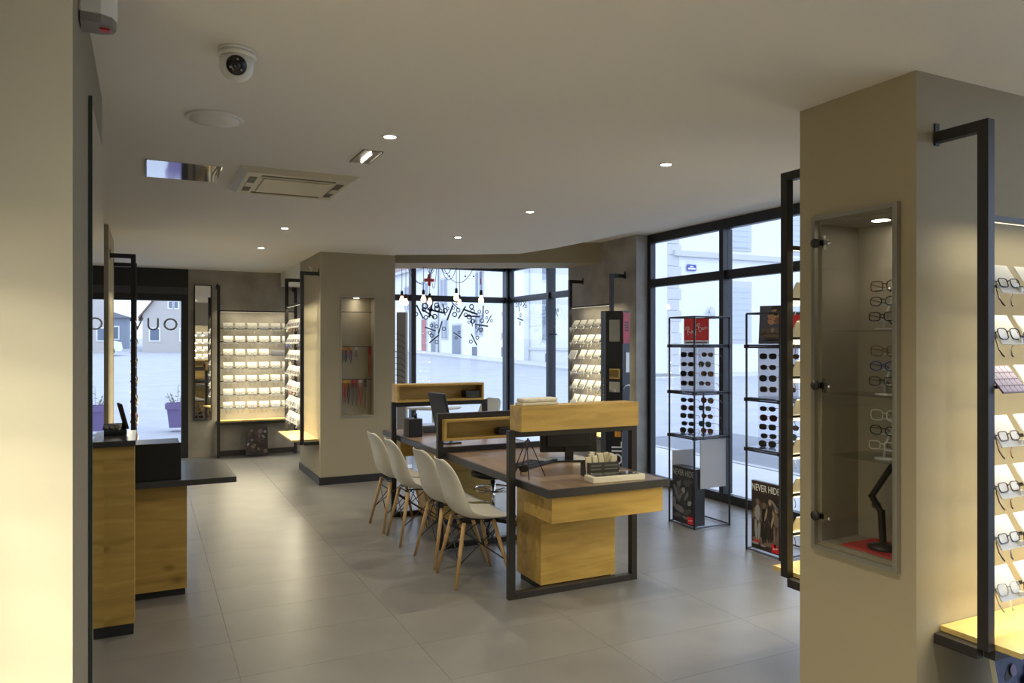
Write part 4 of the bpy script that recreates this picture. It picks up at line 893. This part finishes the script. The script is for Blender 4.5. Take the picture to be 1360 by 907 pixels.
def wdw(parent, y0, y1, z0, z1, mat, nm='window', surround=True):
    f = MB().box(-.06, .0, y0-.12, y1+.12, z0-.1, z1+.15).build(nm, STN, parent)
    MB().box(-.075, -.061, y0, y1, z0, z1).build('pane' if nm == 'window' else 'leaf', mat, f)
    if nm == 'window': MB().box(-.085, -.0755, (y0+y1)/2-.04, (y0+y1)/2+.04, z0, z1).build('mullion', WPRINT, f)
wdw(bB, 17.8, 19.0, .75, 3.6, DRD, 'door'); wdw(bB, 10.2, 11.9, .62, 2.95, DBL, 'door'); wdw(bB, 15.6, 16.6, .7, 3.3, DBL, 'door')
for y0, z0, z1 in ((17.6, 4.6, 6.6), (13.2, 4.6, 6.6), (6.2, 4.7, 6.6), (1.6, 4.7, 6.6), (13.0, 2.0, 3.4), (6.3, 2.2, 3.6), (22.5, 4.6, 6.6), (27.0, 4.6, 6.6)): wdw(bB, y0, y0+1.2, z0, z1, WGL)
for y0 in (7.3, 2.4): MB().box(-.05, 0, y0, y0+.8, .72, 1.35).build('cellar_vent', VENT, bB)
MB().tube([(-.12, 14.8, .5), (-.12, 14.8, 7.8)], .06, 8).build('downpipe', P('pipe_grey', (.30, .33, .36), .6), bB)
bC = thing('grey_terrace', 'pale grey house with tall windows between the two white buildings', 'building', (21.4, 41.1, 0), 0)
MB().box(0, 12, -8, 0, -.3, 9.5).build('wall', FW2, bC)
for y0 in (-3.0, -6.4):
    wdw(bC, y0, y0+1.3, 1.8, 4.3, WGL); wdw(bC, y0, y0+1.3, 5.4, 7.6, WGL)
    MB().box(-.05, 0, y0+.2, y0+1.0, .5, 1.0).build('cellar_vent', VENT, bC)
MB().box(-.12, 0, -8, 0, 1.2, 1.35).build('plinth_band', STN, bC)
# house with a gable past the door
bD = thing('gabled_house', 'pale gabled house across the square, past the glass door', 'building', (-.3, 62, gz(62)))
g = MB(); A_ = [(0, -.3), (5.4, -.3), (5.4, 2.75), (2.7, 6.4), (0, 2.75)]
g.add([(x, 0, z) for x, z in A_]+[(x, 8, z) for x, z in A_], [(0, 1, 2, 3, 4), (5, 9, 8, 7, 6), (0, 4, 9, 5), (1, 6, 7, 2), (4, 3, 8, 9), (3, 2, 7, 8), (0, 5, 6, 1)]); g.build('wall', P('house_beige', (.50, .46, .43), .8), bD)
g = MB()
for s_ in (-1, 1):
    x = 2.7+s_*3.0; g.add([(2.7, -.3, 6.45), (x, -.3, 2.40), (x, 8.3, 2.40), (2.7, 8.3, 6.45), (2.7, -.3, 6.65), (x, -.3, 2.58), (x, 8.3, 2.58), (2.7, 8.3, 6.65)], [(0, 1, 2, 3), (4, 7, 6, 5), (0, 4, 5, 1), (3, 2, 6, 7), (1, 5, 6, 2)])
g.build('roof', ROOF, bD)
for x, z, w, h in ((.52, .85, .6, .85), (1.79, 3.3, .24, .48), (2.17, 3.3, .24, .48), (2.6, .85, .6, .85), (4.2, .85, .6, .85)):
    f = MB().box(x-.09, x+w+.09, -.05, 0, z-.09, z+h+.09).build('window', WPRINT, bD); MB().box(x, x+w, -.07, -.051, z, z+h).build('pane', WGL, f)
MB().box(.9, 1.2, 2, 2.4, 3.8, 5.2).build('chimney', P('brick_red', (.35, .13, .10), .8), bD)
bE = thing('grey_block', 'bluish grey block far behind the white car', 'building', (-10.0, 72, gz(72)))
MB().box(0, 8.6, 0, 8, -.3, 2.6).build('wall', P('block_blue_grey', (.26, .30, .36), .8), bE); MB().add([(-.3, -.3, 2.6), (8.9, -.3, 2.6), (8.9, 8.3, 2.6), (-.3, 8.3, 2.6), (4, -.3, 4.2), (4, 8.3, 4.2)], [(0, 3, 5, 4), (1, 4, 5, 2), (0, 4, 1), (2, 5, 3), (0, 1, 2, 3)]).build('roof', P('block_roof', (.22, .23, .26), .8), bE)
for k in range(4): f = MB().box(.6+k*2.1, 1.6+k*2.1, -.05, 0, .7, 1.9).build('window', WPRINT, bE); MB().box(.7+k*2.1, 1.5+k*2.1, -.07, -.051, .8, 1.8).build('pane', WGL, f)
# parked car
cr = thing('parked_car', 'small white parked car seen through the glass door', 'car', (-3.45, 56, gz(56)-.06), R(4))
body = [(-1.9, .30), (-1.95, .62), (-1.75, .82), (-1.1, .92), (-.55, 1.38), (.75, 1.42), (1.45, .98), (1.9, .88), (1.98, .45), (1.9, .28)]
n = len(body); b = MB(); b.add([(x, -.82, z) for x, z in body]+[(x, .82, z) for x, z in body], [tuple(range(n))[::-1], tuple(range(n, 2*n))]+[(i, (i+1) % n, n+(i+1) % n, n+i) for i in range(n)]); b.build('body', P('car_white', (.8, .8, .82), .25), cr, .03)
for s in (-1, 1):
    MB().add([(-.95, s*.835, .95), (-.5, s*.835, 1.32), (.7, s*.835, 1.35), (1.25, s*.835, .98)], [(0, 1, 2, 3)]).build('side_window', WGL, cr)
    for x in (-1.2, 1.2): w = MB(); w.tube([(x, s*.70, .31), (x, s*.86, .31)], .31, 18); ww = w.build('wheel', BLACK, cr); MB().tube([(x, s*.861, .31), (x, s*.872, .31)], .19, 14).build('hubcap', CHROME, ww)
# planters
LIL = P('lilac_plastic', (.24, .18, .38), .5); LEAF = P('pale_leaf', (.28, .34, .16), .7); FLW = P('white_flower', (.7, .7, .66), .7); STM = P('twig', (.12, .11, .08), .8)
def planter(x, y, label):
    e = thing('planter', label, 'planter', (x, y, gz(y)+.02))
    b = MB()
    def sq(w): return [(-w, -w), (w, -w), (w, w), (-w, w)]
    vs = []
    for w, z in ((.145, 0), (.185, .36), (.215, .36), (.22, .465), (.19, .465), (.18, .42)): vs += [(px, py, z) for px, py in sq(w)]
    fs = [(3, 2, 1, 0)]
    for i in range(5): fs += [(i*4+k, i*4+(k+1) % 4, (i+1)*4+(k+1) % 4, (i+1)*4+k) for k in range(4)]
    fs += [(20, 21, 22, 23)]
    b.add(vs, fs); b.build('pot', LIL, e); jr = random.Random(int(x*100))
    for k in range(12):
        a = jr.random()*6.28; r = .16*jr.random(); h = .12+.28*jr.random()*(1 if k < 5 else .4)
        p0 = Vector((r*math.cos(a), r*math.sin(a), .42)); p1 = p0+Vector((.10*math.cos(a), .10*math.sin(a), h))
        st_ = MB().tube([p0, p0.lerp(p1, .5)+Vector((0, 0, .02)), p1], .004, 5).build('stem', STM, e)
        for q in range(5):
            c = p0.lerp(p1, .25+.18*q)+Vector(((jr.random()-.5)*.07, (jr.random()-.5)*.07, 0)); s = .022+.014*jr.random()
            MB().add([(-s, 0, 0), (0, -s*.5, s*.3), (s, 0, 0), (0, s*.5, s*.3)], [(0, 1, 2), (0, 2, 3)], False, T(*c) @ RZ(a+q) @ RX(.5)).build('leaf', LEAF if q % 3 else FLW, st_)
planter(.53, 15.8, 'lilac square planter with twigs outside the glass door')
# bare tree past the corner window
tr2 = thing('bare_tree', 'dark bare tree behind the far end of the white terrace', 'tree', (19.2, 86, gz(86)))
MB().tube([(0, 0, -.2), (.1, 0, 2.5), (0, .1, 5)], [.28, .22, .15], 10).build('trunk', STM, tr2); jr = random.Random(5)
for k in range(26):
    a = jr.random()*6.28; z = 2.6+jr.random()*2.6; L = 2.0+jr.random()*2.2; p0 = Vector((0, 0, z)); p1 = p0+Vector((math.cos(a)*L*.8, math.sin(a)*L*.8, L*.9)); b = MB(); b.tube([p0, p0.lerp(p1, .5)+Vector((0, 0, -.1)), p1], [.09, .06, .02], 5)
    for q in range(7):
        s0 = p0.lerp(p1, .35+.09*q); s1 = s0+Vector((jr.random()-.5, jr.random()-.5, jr.random()*.9))*1.6; b.tube([s0, s1], [.035, .012], 4)
    b.build('branch', STM, tr2)
